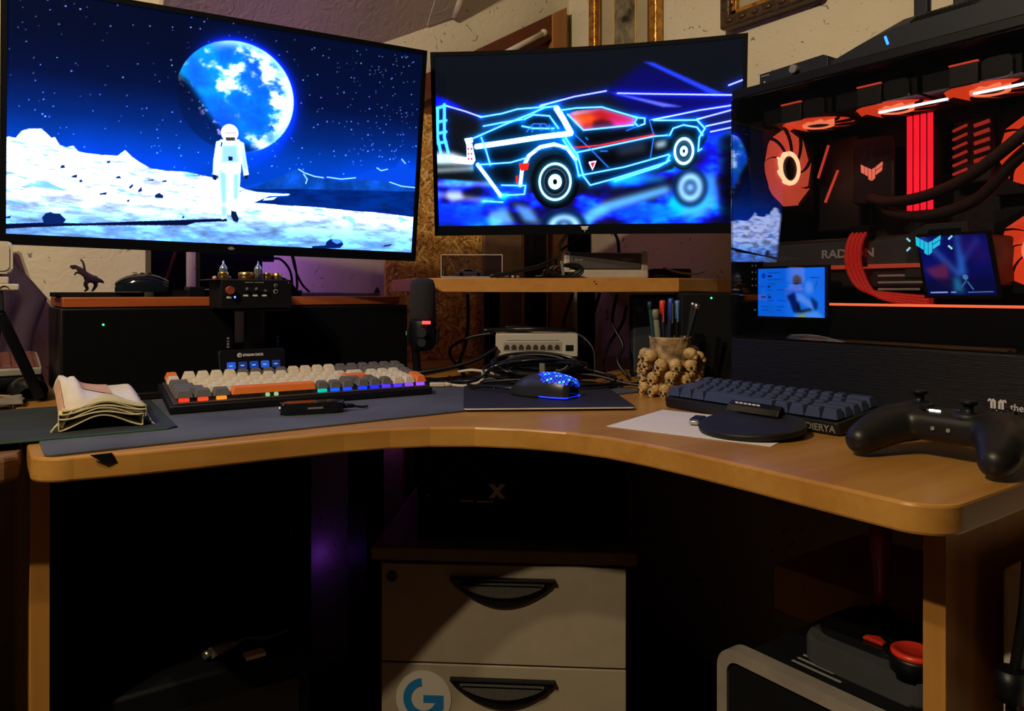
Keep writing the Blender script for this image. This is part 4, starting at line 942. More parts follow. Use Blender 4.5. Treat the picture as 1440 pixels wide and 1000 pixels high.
# ------------------------------------------------------------------ PC tower with a glass side
pc = thing('pc_tower', 'black glass sided gaming tower lit red inside', 'computer', (1.03, .805, .75), -PI/2)
L_, D_, H_ = .475, .265, .522
m_pc = mat('case_black', (.0022, .003, .0055), .45, spec=.22)
MB().span((-.004, -.004, 0), (L_, D_, .108), .003).build('base_cover', mat('ribbed_case_black', (.0032, .004, .0072), .5, spec=.25, stretch=(1, 1, 30), scale=20, bump=.5, bscale=30), pc)
MB().span((-.004, -.002, .506), (L_, D_, H_), .003).build('top_panel', m_pc, pc)
MB().span((-.004, .0, .108), (.006, D_, .506)).build('end_panel', m_pc, pc)
MB().span((L_-.012, .0, .108), (L_, D_, .506)).build('end_panel', m_pc, pc)
MB().span((.006, D_-.02, .108), (L_-.012, D_, .506)).build('tray', mat('tray_black', (.015, .012, .012), .5), pc)
MB().span((.006, .012, .108), (L_-.012, D_-.02, .116)).build('inner_floor', m_pc, pc)
MB().span((-.003, -.0045, .110), (L_-.003, -.0005, .505), .001).build('glass_panel', clear_mat('tinted_glass', (.80, .80, .82), .055), pc)
m_grille = mat('radiator_black', (.008, .0075, .009), .5, spec=.3)
MB().span((.02, .045, .487), (.425, .155, .506), .002).build('radiator', m_grille, pc)

def blade_mesh(r, hub, tw, nb=9):
    mb = MB()
    for k in range(nb):
        a0 = 2*PI*k/nb; V = []
        for i in range(5):
            rr = hub+(r-hub)*i/4; sw = .5*i/4
            for e in (0, 1):
                a = a0+sw+e*(.66-.01*i); V.append((rr*math.cos(a), rr*math.sin(a), tw*(e-.5)))
        mb._add(V, [(2*i, 2*i+1, 2*i+3, 2*i+2) for i in range(4)], None, True)
    return mb
def red_fan(parent, loc, rot, size, mb_glow, ring, label=None):
    """square fan: frame, glowing blades, bright hub ring and dark hub (axis = local z, lit face towards +z)"""
    f = bpy.data.objects.new('fan', None); COL.objects.link(f); f.parent = parent; f.location = loc; f.rotation_euler = rot
    if label: f['label'] = label
    s = size/2; mb = MB(); n = 32
    sq = [(max(-1, min(1, 1.42*math.cos(2*PI*i/n)))*s, max(-1, min(1, 1.42*math.sin(2*PI*i/n)))*s) for i in range(n)]
    ci = [(.94*s*math.cos(2*PI*i/n), .94*s*math.sin(2*PI*i/n)) for i in range(n)]
    V = [(x, y, z) for z in (-.0125, .0125) for x, y in sq]+[(x, y, z) for z in (-.0125, .0125) for x, y in ci]
    F = []
    for i in range(n):
        j = (i+1) % n
        F += [(i, j, n+j, n+i), (2*n+i, 3*n+i, 3*n+j, 2*n+j), (n+i, n+j, 3*n+j, 3*n+i), (i, 2*n+i, 2*n+j, j)]
    mb._add(V, F); mb.build('frame', m_grille, f)
    blade_mesh(.93*s, .41*s, .005).build('blades', mb_glow, f).location = (0, 0, .0105)
    MB().lathe([(.30*s, .004), (.40*s, .004), (.40*s, .0155), (.30*s, .0155)], 32, cap=False).build('ring', ring, f)
    MB().lathe([(.30*s, -.010), (.30*s, .0135), (.26*s, .0145), (.02*s, .0145)], 32).build('hub', m_black, f)
    return f
g_dim = glow('red_blades_dim', (1., .065, .016), .95)
g_blade = glow('red_blades', (1., .12, .055), .72)
g_ring = glow('orange_ring', (1., .24, .10), 1.5)
g_ring2 = glow('pale_ring', (1., .50, .26), 2.6)
for i in range(3):
    red_fan(pc, (.092+.129*i, .100, .474), (PI, 0, 0), .122, g_dim, g_ring)
red_fan(pc, (.021, .105, .397), (0, PI/2, 0), .145, g_blade, g_ring2, 'round fan with a pale glowing hub ring')
for zz in (.392, .245):
    red_fan(pc, (.372, .226, zz), (PI/2, 0, 0), .125, g_dim, g_ring)
# motherboard and what sits on it
MB().span((.045, .235, .13), (.31, .244, .485)).build('motherboard', mat('board_black', (.012, .008, .009), .5, scale=120, var=.8), pc)
wb = MB(); wb.prism(rrect(.072, .110, .012, 4, .150, .384), -.170, -.160, .003, M=FRONT); wb.prism(rrect(.060, .080, .01, 4, .150, .384), -.235, -.170, M=FRONT)
wb = wb.build('cooler_block', mat('cooler_black', (.020, .013, .013), .4), pc)
def shield(mb, cx, cz, k, y):
    """angular wing emblem made of six strokes"""
    Q = [[(-1, .62), (-.68, .42), (-.68, -.28), (-.95, -.10)], [(-.60, .38), (-.36, .24), (-.36, -.50), (-.60, -.34)], [(-.28, .20), (-.03, .06), (-.03, -.95), (-.28, -.78)],
         [(.05, .06), (.30, .20), (.30, -.74), (.05, -.95)], [(.38, .24), (.98, .62), (.98, .30), (.38, -.04)], [(.38, -.14), (.95, .20), (.92, -.14), (.38, -.48)]]
    for q in Q: mb.prism([(cx+k*a, cz+k*b) for a, b in q], 0, .0012, M=Matrix.Translation((0, y, 0)) @ FRONT)
    return mb
shield(MB(), .150, .384, .0185, .1598).build('emblem', glow('coral_emblem', (1., .20, .12), 1.2), wb)
for i in range(4):
    o = MB().span((.2035+.0105*i, .168, .316), (.2115+.0105*i, .235, .455), .001).build('memory_stick', mat('stick_black', (.02, .01, .01), .5), pc)
    MB().span((.2035+.0105*i, .1655, .312), (.2120+.0105*i, .168, .462), .001).build('light_bar', glow('red_bar', (1., .012, .03), 1.6), o)
hs = MB().span((.254, .205, .35), (.312, .232, .452), .004).build('heatsink', mat('sink_black', (.03, .01, .01), .5), pc)
for i in range(6):
    MB().box((.266, .2035, .370+.0135*i), (.022, .002, .004), M=Matrix.Translation((.266, 0, .370+.0135*i)) @ Matrix.Rotation(R(-18), 4, 'Y') @ Matrix.Translation((-.266, 0, -.370-.0135*i))).build('fin_light', glow('red_fin', (.9, .06, .03), .5), hs)
    MB().box((.297, .2035, .372+.0135*i), (.022, .002, .0055), M=Matrix.Translation((.297, 0, .372+.0135*i)) @ Matrix.Rotation(R(-12), 4, 'Y') @ Matrix.Translation((-.297, 0, -.372-.0135*i))).build('fin_light', glow('red_fin', (.9, .06, .03), .5), hs)
m_hose = mat('braided_hose', (.045, .022, .020), .6, scale=300, var=.5)
MB().tube([(.150, .155, .338), (.19, .13, .326), (.25, .11, .325), (.32, .09, .341), (.39, .08, .385), (.44, .09, .43)], .0085, 10).build('coolant_hose', m_hose, pc)
MB().tube([(.165, .16, .325), (.20, .14, .306), (.26, .12, .298), (.33, .11, .315), (.385, .10, .365), (.45, .11, .42)], .0085, 10).build('coolant_hose', m_hose, pc)
for xx, zz, an in ((.036, .418, 20), (.052, .372, 24)):
    MB().box((xx, .205, zz), (.004, .004, .060), M=Matrix.Translation((xx, 0, zz)) @ Matrix.Rotation(R(an), 4, 'Y') @ Matrix.Translation((-xx, 0, -zz))).build('slash_light', glow('red_slash', (1., .09, .05), .8), pc)
MB().span((.02, .205, .29), (.105, .235, .46), .006).build('rear_shroud', mat('shroud_black', (.018, .014, .015), .4), pc)
# graphics card
gp = MB().span((.012, .060, .190), (.335, .230, .268), .005).build('graphics_card', mat('card_grey', (.032, .030, .032), .45), pc)
MB().span((.015, .0575, .220), (.262, .0605, .262), .001).build('side_plate', mat('plate_grey', (.085, .082, .086), .45), gp)
MB().prism([(.255, .205), (.262, .268), (.285, .280), (.340, .280), (.345, .205)], -.0625, -.056, .001, M=FRONT).build('end_plate', mat('plate_dark', (.045, .044, .046), .45), gp)
MB().prism([(.285, .262), (.290, .272), (.332, .272), (.332, .262)], -.058, -.0555, M=FRONT).build('end_slot', m_matte, gp)
lettering('lettering', 'RADEON', .0185, mat('silver_letter', (.75, .73, .74), .5), gp, (.124, .057, .2375), UP, bold=.0003, sx=1.14)
for i in range(3): MB().prism([(.040+.007*i, .236), (.0425+.007*i, .236), (.0475+.007*i, .243), (.045+.007*i, .243)], -.0575, -.0568, M=FRONT).build('print_mark', m_grey, gp)
MB().span((.062, .0568, .2385), (.085, .0575, .2395)).build('print_line', m_grey, gp)
MB().span((.095, .052, .2195), (.350, .0575, .2255), .001).build('light_edge', glow('dull_red_edge', (.9, .10, .045), .45), gp)
for i in range(3): MB().span((.215, .0585, .195-.010*i+.012), (.30-.012*i, .0602, .198-.010*i+.012)).build('fin', m_dim, gp)
em = shield(MB(), .304, .2505, .0165, .0240).build('emblem', glow('cyan_emblem', (.02, .70, 1.), 1.3), gp)
for sx in (-1, 1):
    for sz in (-1, 1):
        cx, cz = .305+sx*.0275, .2505+sz*.0065; an = 45*sx*sz
        MB().box((cx, .0235, cz), (.0065, .001, .0022), M=Matrix.Translation((cx, 0, cz)) @ Matrix.Rotation(R(-an), 4, 'Y') @ Matrix.Translation((-cx, 0, -cz))).build('emblem_tick', glow('pale_cyan', (.35, .90, 1.), 1.3), gp)
# braided red power cable in front of the card, red light added as glow
for i in range(4):
    d = .0065*i
    MB().tube([(.185+d, .052, .277), (.181+d, .040, .262), (.179+d, .036, .235), (.186+d, .036, .208), (.205+d*.8, .036, .188-d*.25), (.245, .040, .181-d*.45), (.300, .046, .176-d*.7)], .0034, 8).build('power_cable', mat('red_braid_glow', (.80, .035, .020), .5, scale=500, var=.4, emit=(.8, .02, .012), estr=.28), pc)
MB().span((.178, .036, .222), (.208, .044, .227), .001).build('cable_comb', m_matte, pc)
MB().span((.178, .045, .266), (.210, .065, .284), .002).build('cable_plug', m_matte, pc)
# light strip along the bottom of the window
MB().span((.160, .016, .1640), (.460, .022, .1675), .001).build('light_strip', glow('orange_strip', (1., .16, .055), 1.7), pc)
MB().span((.160, .022, .116), (.460, .10, .1640), .001).build('shroud', m_matte, pc)
for x0, x1 in ((.215, .312), (.345, .445)): MB().span((x0, .060, .4505), (x1, .064, .4535)).build('white_glint_bar', glow('white_glint', (.95, .95, 1.), 2.2), pc)  # glowing bars added to imitate white reflections in the glass
# small status display, and a glowing panel imitating a screen reflection
lc = bpy.data.objects.new('status_display', None); COL.objects.link(lc); lc.parent = pc; lc.location = (.039, .012, .145); lc['label'] = 'small bright blue status display'
MB().span((-.005, .0005, -.005), (.124, .010, .081), .002).build('housing', m_pc, lc)
display('screen', lambda u, v: (u*.119, 0*u, v*.077), status_picture(190, 124), lc)
lp = bpy.data.objects.new('screen_reflection_panel', None); COL.objects.link(lp); lp.parent = pc; lp.location = (.297, .028, .180); lp['label'] = 'blue glowing panel imitating a screen reflection in the glass'
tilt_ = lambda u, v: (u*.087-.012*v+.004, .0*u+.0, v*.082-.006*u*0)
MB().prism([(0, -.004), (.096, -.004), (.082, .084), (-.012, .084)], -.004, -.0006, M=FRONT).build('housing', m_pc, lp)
display('screen', lambda u, v: (.005+u*.086-.014*v, 0*u, v*.080), screen_reflection_picture(170, 148), lp)  # emissive picture stands in for a reflection on the glass
# fan brackets above the window and pin screws
for i in range(3):
    x0 = .070+.129*i
    MB().span((x0, .030, .458), (x0+.036, .036, .486), .001).build('fan_bracket', mat('bracket_grey', (.03, .028, .028), .45), pc)
    MB().span((x0, .0285, .4860), (x0+.036, .0330, .4880)).build('bracket_light', glow('red_slash', (1., .09, .05), .8), pc)
    MB().prism(rrect(.036, .028, .008, 4, x0+.058, .473), -.036, -.030, M=FRONT).build('fan_bracket', mat('bracket_grey2', (.022, .021, .022), .35), pc)
for i in range(7):
    for j in range(2): MB().ball((.022+.007*j, .02, .195+.011*i), .0014, 6, 4).build('vent_dot', m_white, pc)
# maker's mark on the base cover
lg = MB(); k = .0105; T_ = Matrix.Translation((.400, -.0042, .0455)) @ FRONT
for s_ in (-1, 1):
    lg.prism([(s_*k*.12, -.55*k), (s_*k*.12, .35*k), (s_*k*.42, .62*k), (s_*k*.72, .35*k), (s_*k*.72, -.55*k), (s_*k*.46, -.55*k), (s_*k*.46, .20*k), (s_*k*.38, .20*k), (s_*k*.38, -.55*k)][::s_], 0, .0006, M=T_)
    lg.prism([(s_*k*.60, .50*k), (s_*k*.80, .62*k), (s_*k*1.0, .42*k), (s_*k*1.0, .20*k), (s_*k*.80, .30*k)][::s_], 0, .0006, M=T_)
lg.build('emblem', mat('pale_mark', (.55, .56, .58), .5, var=.02), pc)
lettering('lettering', 'thermaltake', .0125, mat('pale_mark', (.55, .56, .58)), pc, (.4145, -.0044, .0395), UP, bold=.0001, sx=.9)

# ------------------------------------------------------------------ on top of the tower
rt = thing('router', 'angular black router with upright antennas on top of the tower', 'router', (1.03, .805, 1.272), -PI/2)
side = [(.163, .004), (.163, .011), (.205, .036), (.258, .054), (.43, .056), (.468, .026), (.468, .004)]
mb = MB(); n = len(side); V = []
for y_, k_ in ((.020, .62), (.050, 1.), (.20, 1.), (.235, .7)):
    V += [(x, y_, .004+(z-.004)*(k_ if z > .02 else 1)) for x, z in side]
F = [tuple(range(n)), tuple(range(4*n-1, 3*n-1, -1))]
for k_ in range(3): F += [(k_*n+i, k_*n+n+i, k_*n+n+(i+1) % n, k_*n+(i+1) % n) for i in range(n)]
mb._add(V, F); mb.build('body', m_slate, rt)
for i in range(14):
    MB().box((.282+.0062*i, .030, .0425), (.0032, .022, .0012), M=Matrix.Translation((0, .030, .0425)) @ Matrix.Rotation(R(33), 4, 'X') @ Matrix.Translation((0, -.030, -.0425))).build('vent_slat', m_matte, rt)
MB().box((.249, .0190, .020), (.0028, .002, .013), M=Matrix.Translation((.249, 0, .020)) @ Matrix.Rotation(R(-18), 4, 'Y') @ Matrix.Translation((-.249, 0, -.020))).build('status_light', glow('blue_light', (.03, .25, 1.), 2.2), rt)
for x in (.257, .312, .42):
    MB().span((x-.011, .10, .050), (x+.011, .112, .24), .003).build('antenna', m_slate, rt)
for x in (.22, .41): MB().box((x, .12, .002), (.05, .15, .004)).build('foot', m_matte, rt)
am = thing('headphone_amplifier', 'small black box with a silver knob beside the router', 'amplifier', (1.03, .805, 1.272), -PI/2)
MB().prism([(.036, .002), (.036, .022), (.150, .026), (.158, .022), (.158, .002)], -.13, -.02, .001, M=FRONT).build('body', m_slate, am)
MB().cyl((.105, .0195, .013), (.105, .009, .013), .0065, n=20).build('knob', m_steel, am)
MB().ball((.046, .0198, .007), .0014, 8, 6).build('indicator', m_white, am)
for i in range(4): MB().span((.040+.004*i, .0192, .0165), (.043+.004*i, .0200, .0185)).build('print_mark', m_grey, am)

# ------------------------------------------------------------------ framed pictures on the right wall
m_fgold = mat('antique_gold', (.55, .27, .06), .32, .75, var=.5, scale=60, bump=.5, bscale=120)
m_fdark = mat('carved_dark_frame', (.055, .028, .012), .42, var=.5, scale=70, bump=.9, bscale=60)
def framed(name, label, y0, y1, z0, z1, fw, m_out, m_in, mount, art, deep):
    """a picture hung on the right wall; y0 is its far (left) side"""
    t = thing(name, label, 'picture', (1.498, y0, z0), -PI/2)
    W, Hh = y0-y1, z1-z0
    for a, b in (((0, 0), (W, fw)), ((0, Hh-fw), (W, Hh))): MB().span((a[0], -deep, a[1]), (b[0], 0, b[1]), .006, seg=3).build('frame_side', m_out, t)
    for a, b in (((0, fw*.6), (fw, Hh-fw*.6)), ((W-fw, fw*.6), (W, Hh-fw*.6))): MB().span((a[0], -deep, a[1]), (b[0], 0, b[1]), .006, seg=3).build('frame_side', m_out, t)
    q = fw+.012
    for a, b in (((fw-.002, fw-.002), (W-fw+.002, q)), ((fw-.002, Hh-q), (W-fw+.002, Hh-fw)), ((fw-.002, fw), (q, Hh-fw)), ((W-q, fw), (W-fw+.002, Hh-fw))):
        MB().span((a[0], -deep*.7, a[1]), (b[0], -.004, b[1]), .002).build('inner_frame', m_in, t)
    MB().span((q-.002, -.012, q-.002), (W-q+.002, -.002, Hh-q+.002)).build('mount', mount, t)
    return t, W, Hh, q
m_mount = mat('aged_paper', (.42, .36, .24), .8, var=.1, scale=8)
t, W, Hh, q = framed('framed_print', 'gilt framed print with gold lines above the curved monitor', 1.675, 1.400, 1.50, 2.02, .030, m_fgold, mat('dark_gilt', (.20, .09, .02), .4, .5), m_mount, None, .03)
MB().span((.098, -.0145, .06), (.181, -.0125, Hh-.06)).build('print', mat('landscape_print', (.12, .105, .06), .7, var=.9, scale=22, col2=(.36, .31, .20)), t)
for x in (.094, .181): MB().span((x, -.0155, .05), (x+.004, -.0122, Hh-.05)).build('gold_line', mat('bright_gold', (.80, .58, .16), .35, .4), t)
t, W, Hh, q = framed('carved_frame_picture', 'picture in a heavy carved dark frame above the tower', 1.187, .92, 1.570, 2.02, .030, m_fdark, m_fgold, m_mount, None, .035)
for i in range(7): MB().ball((.03+.036*i, -.035, .015), (.010, .005, .006), 10, 6).build('carved_bead', m_fdark, t)
for i in range(6): MB().ball((.034, -.028, .060+.022*i), (.004, .005, .008), 10, 6).build('carved_bead', m_fgold, t)


# ------------------------------------------------------------------ mats and cloths on the desk
MAT = .7532
o = MB().prism(rrect(.928, .40, .012, 4, .522, 1.176), .7502, MAT, .0008).build('desk_mat', mat('grey_blue_mat', (.066, .076, .102), .85, var=.4, scale=6, bump=.15, bscale=300))
tag(o, 'large grey blue cloth desk mat under the white keyboard', 'desk mat')
P = [(-.30, 1.085), (.019, 1.079), (.205, 1.066), (.214, 1.072), (.230, 1.36), (-.30, 1.38)]
gm = MB().prism(P, MAT+.0002, MAT+.0026, .0006).build('green_mat', mat('green_black_mat', (.016, .024, .026), .75, var=.3, scale=20))
tag(gm, 'dark green black mat under the folded cloth', 'mat')
MB().prism([(-.30, 1.080), (.019, 1.0745), (.200, 1.062), (.206, 1.066), (.019, 1.079), (-.30, 1.085)], MAT+.0002, MAT+.0022).build('edging', mat('green_edging', (.03, .09, .04), .7), gm)

# folded cloth
cl = thing('folded_cloth', 'folded cream and pink cleaning cloth lying on the dark mat', 'cloth', (.131, 1.105, MAT+.0028), -R(4))
m_cloth = mat('cream_pink_cloth', (.70, .60, .42), .95, var=.1, scale=14, bump=.35, bscale=420, col2=(.74, .70, .66))
m_clin = mat('cream_cloth', (.55, .50, .33), .95, var=.1, scale=30, bump=.3, bscale=420)
def topsheet(u, v):
    x = -.048+.108*u-.010*v; y = .003+.215*v
    z = .020+.030*math.sin(PI*min(1, v*.62+.05))*(1-.45*u)-.022*max(0, v-.75)*4*(u)
    z += .004*math.sin(u*5+v*3)+.012*math.exp(-((u-.22)/.05)**2)*v
    z -= .020*(max(0, abs(u-.5)-.36)/.14)**2
    z += .022*math.exp(-((u-.08)/.07)**2)*max(0, v-.4)
    return (x, y, max(.002, z))
mb = MB().grid(topsheet, 26, 22); t0 = mb.build('top_fold', m_cloth, cl); md = t0.modifiers.new('t', 'SOLIDIFY'); md.thickness = .0022
m_pink = mat('faded_pink_cloth', (.60, .36, .25), .95, var=.15, scale=30, bump=.3, bscale=420)
def patch(u, v): 
    x, y, z = topsheet(.26+.36*u, .38+.42*v); return (x, y, z+.0012)
MB().grid(patch, 10, 10).build('pink_print', m_pink, cl)
def patch2(u, v):
    x, y, z = topsheet(.0+.055*u, .0+.75*v); return (x-.0008, y, z+.0012)
MB().grid(patch2, 3, 12).build('pink_print', m_pink, cl)
def fold(w, h, y0, zoff, skew, k):
    """one flattened loop of the folded cloth, seen end-on"""
    n = 22; mid = []
    for i in range(n+1):
        s = i/n; x = -w/2+w*s
        mid.append((x+skew, zoff-.006*math.cos(2*PI*s)+.006))
    th = [h*(.35+.65*abs(2*i/n-1)**1.5) for i in range(n+1)]
    up = [(x, z+t/2) for (x, z), t in zip(mid, th)]; lo = [(x, z-t/2) for (x, z), t in zip(mid, th)][::-1]
    loop = up+lo; mb = MB(); m = len(loop); V = []
    cx = sum(p[0] for p in loop)/m
    for y in (y0, .17):
        V += [(x*(1-.12*(y > .1)), y, max(.0005, z)) for x, z in loop]
    mb._add(V, [(i, (i+1) % m, m+(i+1) % m, m+i) for i in range(m)], None, True)
    return mb
for k, (w, h, zf) in enumerate(((.098, .017, .008), (.102, .011, .0165), (.098, .007, .0225))):
    o = fold(w, h, -.003+.003*k, zf, -.002+.002*k, k % 2).build('fold', m_clin, cl); md = o.modifiers.new('t', 'SOLIDIFY'); md.thickness = .0016
for i in range(9):
    sx = -1 if i < 5 else 1
    x0 = sx*.050; MB().tube([(x0, .0+.004*i, .010), (x0+sx*.005, -.004+.003*i, .006), (x0+sx*(.008+.001*(i % 3)), -.006+.004*(i % 4), .001)], .0005, 5, smooth_path=2).build('fringe', m_clin, cl)

# ------------------------------------------------------------------ keyboards
def key_mesh(wd, dp, m, h=.0098, inset=.0030):
    mb = MB(); a, b = wd/2, dp/2; c = .0011
    lo = [(-a, -b+c), (-a+c, -b), (a-c, -b), (a, -b+c), (a, b-c), (a-c, b), (-a+c, b), (-a, b-c)]
    def ring(sx, sy, oy, z): return [(x*sx, y*sy+oy, z) for x, y in lo]
    V = ring(1, 1, 0, 0)+ring((a-inset)/a, (b-inset)/b, .0008, h-.0008)+ring((a-inset-.0008)/a, (b-inset-.0008)/b, .0008, h)
    F = [tuple(range(7, -1, -1)), tuple(range(16, 24))]+[(k*8+i, k*8+(i+1) % 8, k*8+8+(i+1) % 8, k*8+8+i) for k in (0, 1) for i in range(8)]
    mb._add(V, F); return mb.mesh('key', m)
kb = thing('white_keyboard', 'mechanical keyboard with cream, grey and orange keys on the grey mat', 'keyboard', (.226, 1.186, MAT+.0003), R(-3.8))
kb.rotation_euler = (R(7.5), 0, R(-3.8))
m_kb = mat('keyboard_case', (.006, .0065, .008), .5, spec=.35)
W, D = .426, .146
MB().span((0, 0, 0), (W, D, .0125), .002).build('case', m_kb, kb)
MB().span((.006, .005, .0125), (W-.006, D-.004, .0150), .001).build('plate', mat('brown_plate', (.055, .040, .040), .5), kb)
for x in (.03, W-.03): MB().span((x-.014, D-.022, -.0165), (x+.014, D-.012, .0), .001).build('foot', m_kb, kb)
KM = {'c': mat('cream_key', (.68, .61, .47), .55, var=.04), 'g': mat('grey_key', (.115, .112, .118), .55, var=.06), 'o': mat('orange_key', (.80, .19, .035), .5, var=.05)}
rows = []
def row(y, items, x=0.):
    for it in items:
        w_, ck = it if isinstance(it, tuple) else (1., it)
        if ck != '_': rows.append((x, y, w_, 1., ck))
        x += w_
row(5, ['o', (.25, '_')]+['c']*4+['g']*4+['c']*4+['g']*2+['g']*4)
row(4, ['c']*13+[(2, 'g'), (.25, '_')]+['g']*4)
row(3, [(1.5, 'g')]+['c']*12+[(1.5, 'c'), (.25, '_')]+['c']*3)
row(2, [(1.75, 'g')]+['c']*11+[(2.25, 'o'), (.25, '_')]+['c']*3)
row(1, [(2.25, 'g')]+['c']*10+[(1.75, 'g'), (.25, '_'), 'g']+['c']*3)
row(0, [(1.25, 'g')]*3+[(6.25, 'o')]+['g']*3+[(.25, '_')]+['g']*3+['c']*2)
rows += [(18.25, 2, 1, 2, 'g'), (18.25, 0, 1, 2, 'o')]
pit = (W-.016)/19.25; pity = .0222
def lay_keys(root, rows, px_, py_, x0, y0, z0, mats, g, hk=.0098):
    cache = {}
    for (ux, uy, uw, uh, ck) in rows:
        kk = (round(uw, 3), uh, ck)
        if kk not in cache: cache[kk] = key_mesh(uw*px_-g, uh*py_-g, mats[ck], hk)
        put('key', cache[kk], root, (x0+(ux+uw/2)*px_, y0+(uy+uh/2)*py_, z0+.0011*(abs(uy-2.2))))
lay_keys(kb, rows, pit, pity, .008, .007, .0195, KM, .0016)
def hue(x):
    stops = [(0, (1., .03, .02)), (.10, (1., .08, .02)), (.17, (1., .35, .03)), (.40, (.02, .75, .35)), (.55, (.0, .60, .45)), (.60, (.01, .10, 1.)), (.78, (.02, .03, 1.)), (.88, (.25, .06, 1.)), (1., (.45, .12, 1.))]
    return tuple(float(np.interp(x, [s[0] for s in stops], [s[1][i] for s in stops])) for i in range(3))
for (ux, uy, uw, uh, ck) in rows:
    if uy > 1 or (uy == 1 and ux < 13): continue
    spots = [.5] if uw < 3 else [.42, .52]
    for s in spots:
        xx = .008+(ux+uw*s)*pit; c = hue((ux+uw*s)/19.25); nm = 'led_%d' % int((ux+uw*s)/19.25*16)
        MB().box((xx, .007+uy*pity+.006, .0172), (.015 if uw < 3 else .006, .006, .0050), .001).build('key_light', glow(nm, c, .9), kb)

k2 = thing('slate_keyboard', 'compact slate blue keyboard lying in front of the tower', 'keyboard', (.8885, .829, .7512), -PI/2)
k2.rotation_euler = (R(6.5), 0, -PI/2)
W, D = .298, .106
MB().prism(rrect(W, D, .006, 4, W/2, D/2), 0, .0165, .002).build('case', m_kb, k2)
for x in (.03, W-.03): MB().span((x-.012, D-.020, -.0098), (x+.012, D-.012, .0), .001).build('foot', m_kb, k2)
rows = []
row(4, ['s']*13+[(2, 's')]); row(3, [(1.5, 's')]+['s']*12+[(1.5, 's')]); row(2, [(1.75, 's')]+['s']*11+[(2.25, 's')])
row(1, [(2.25, 's')]+['s']*10+[(2.75, 's')]); row(0, [(1.25, 's')]*3+[(6.25, 's')]+[(1.25, 's')]*4)
KS = {'s': mat('slate_key', (.036, .052, .115), .40, var=.1)}
lay_keys(k2, rows, (W-.008)/15, .0198, .004, .0035, .0168, KS, .0012, .0125)
for x in (.085, .150, .222, .235, .252): MB().box((x, .052+.02*math.sin(x*90), .0195), (.006, .004, .003)).build('key_light', glow('led_blue_violet', (.08, .06, 1.), 1.2), k2)
lettering('lettering', 'DIERYA', .0125, mat('worn_print', (.20, .19, .165), .6), k2, (.2505, -.0006, .0035), UP, bold=.0002)

# ------------------------------------------------------------------ things lying on the mats
dg = thing('audio_dongle', 'glossy black audio dongle with a short lead before the white keyboard', 'dongle', (.404, 1.083, MAT+.0003), R(-14))
mb = MB(); mb.prism(rrect(.092, .030, .012, 6), 0, .017, .004, seg=3); mb.build('body', m_gloss, dg)
MB().cyl((-.044, 0, .0085), (-.048, 0, .0085), .0035, n=14).build('socket', m_steel, dg)
MB().cyl((.045, 0, .0085), (.062, .002, .007), .0045, .003, 12).build('strain_relief', m_black, dg)
MB().tube([(.060, .002, .007), (.075, .006, .004), (.085, .016, .003)], .002, 8).build('lead', m_cable, dg)
MB().span((-.008, -.0152, .008), (.014, -.0148, .0105)).build('print_line', m_grey, dg)

mp = thing('mouse_pad', 'small black hard mouse pad with pale rim under glowing mouse', 'mouse pad', (.789, 1.021, MAT+.0003), R(-32))
MB().prism(rrect(.266, .278, .008, 4), 0, .0019, .0004).build('rim', mat('pale_rim', (.60, .57, .55), .45), mp)
MB().prism(rrect(.268, .276, .008, 4, 0, .0012), .0018, .0026, .0003).build('surface', mat('pad_black', (.010, .011, .014), .6, var=.2, scale=200), mp)
ms = thing('glowing_mouse', 'black gaming mouse with a blue lit honeycomb back', 'mouse', (.785, 1.010, MAT+.0032), R(109.5))
Lm, Wm, Hm = .120, .064, .039
def ms_surf(s, t):
    """s 0 tail .. 1 nose, t -1..1 across"""
    x = -Lm/2+Lm*s
    wv = Wm/2*(math.sin(PI*min(1, .08+.92*s))**.28)*(1-.10*math.exp(-((s-.5)/.2)**2)) if 0 < s < 1 else Wm/2*.45
    hv = Hm*(math.sin(PI*(.10+.80*s)**.80))**.75 if 0 < s < 1 else .008
    hv = max(.008, Hm*(1-((s-.38)/.66)**2)**.6 if abs(s-.38) < .66 else .008)
    a = t*PI/2
    return Vector((x, wv*math.sin(a)*(1-.0*abs(t)), .002+hv*abs(math.cos(a))**.62))
mb = MB().grid(lambda u, v: ms_surf(u, -1+2*v), 28, 24)
sh_ = mb.build('shell', mat('mouse_grey', (.020, .021, .026), .35), ms)
mb = MB(); pr = [ms_surf(i/28, 1) for i in range(29)]+[ms_surf(i/28, -1) for i in range(28, -1, -1)]
mb.prism([(p.x*.985, p.y*.97) for p in pr], .0004, .004); mb.build('sole', m_black, ms)
for ssign in (-1, 1):
    pts = [ms_surf(.56, ssign*.12), ms_surf(.75, ssign*.10), ms_surf(.97, ssign*.10)]
MB().tube([ms_surf(.50, .02)+Vector((0, 0, .0004)), ms_surf(.75, .0)+Vector((0, 0, .0004)), ms_surf(.98, 0)+Vector((0, 0, .0002))], .0008, 6).build('seam', m_matte, ms)
hexm = MB()
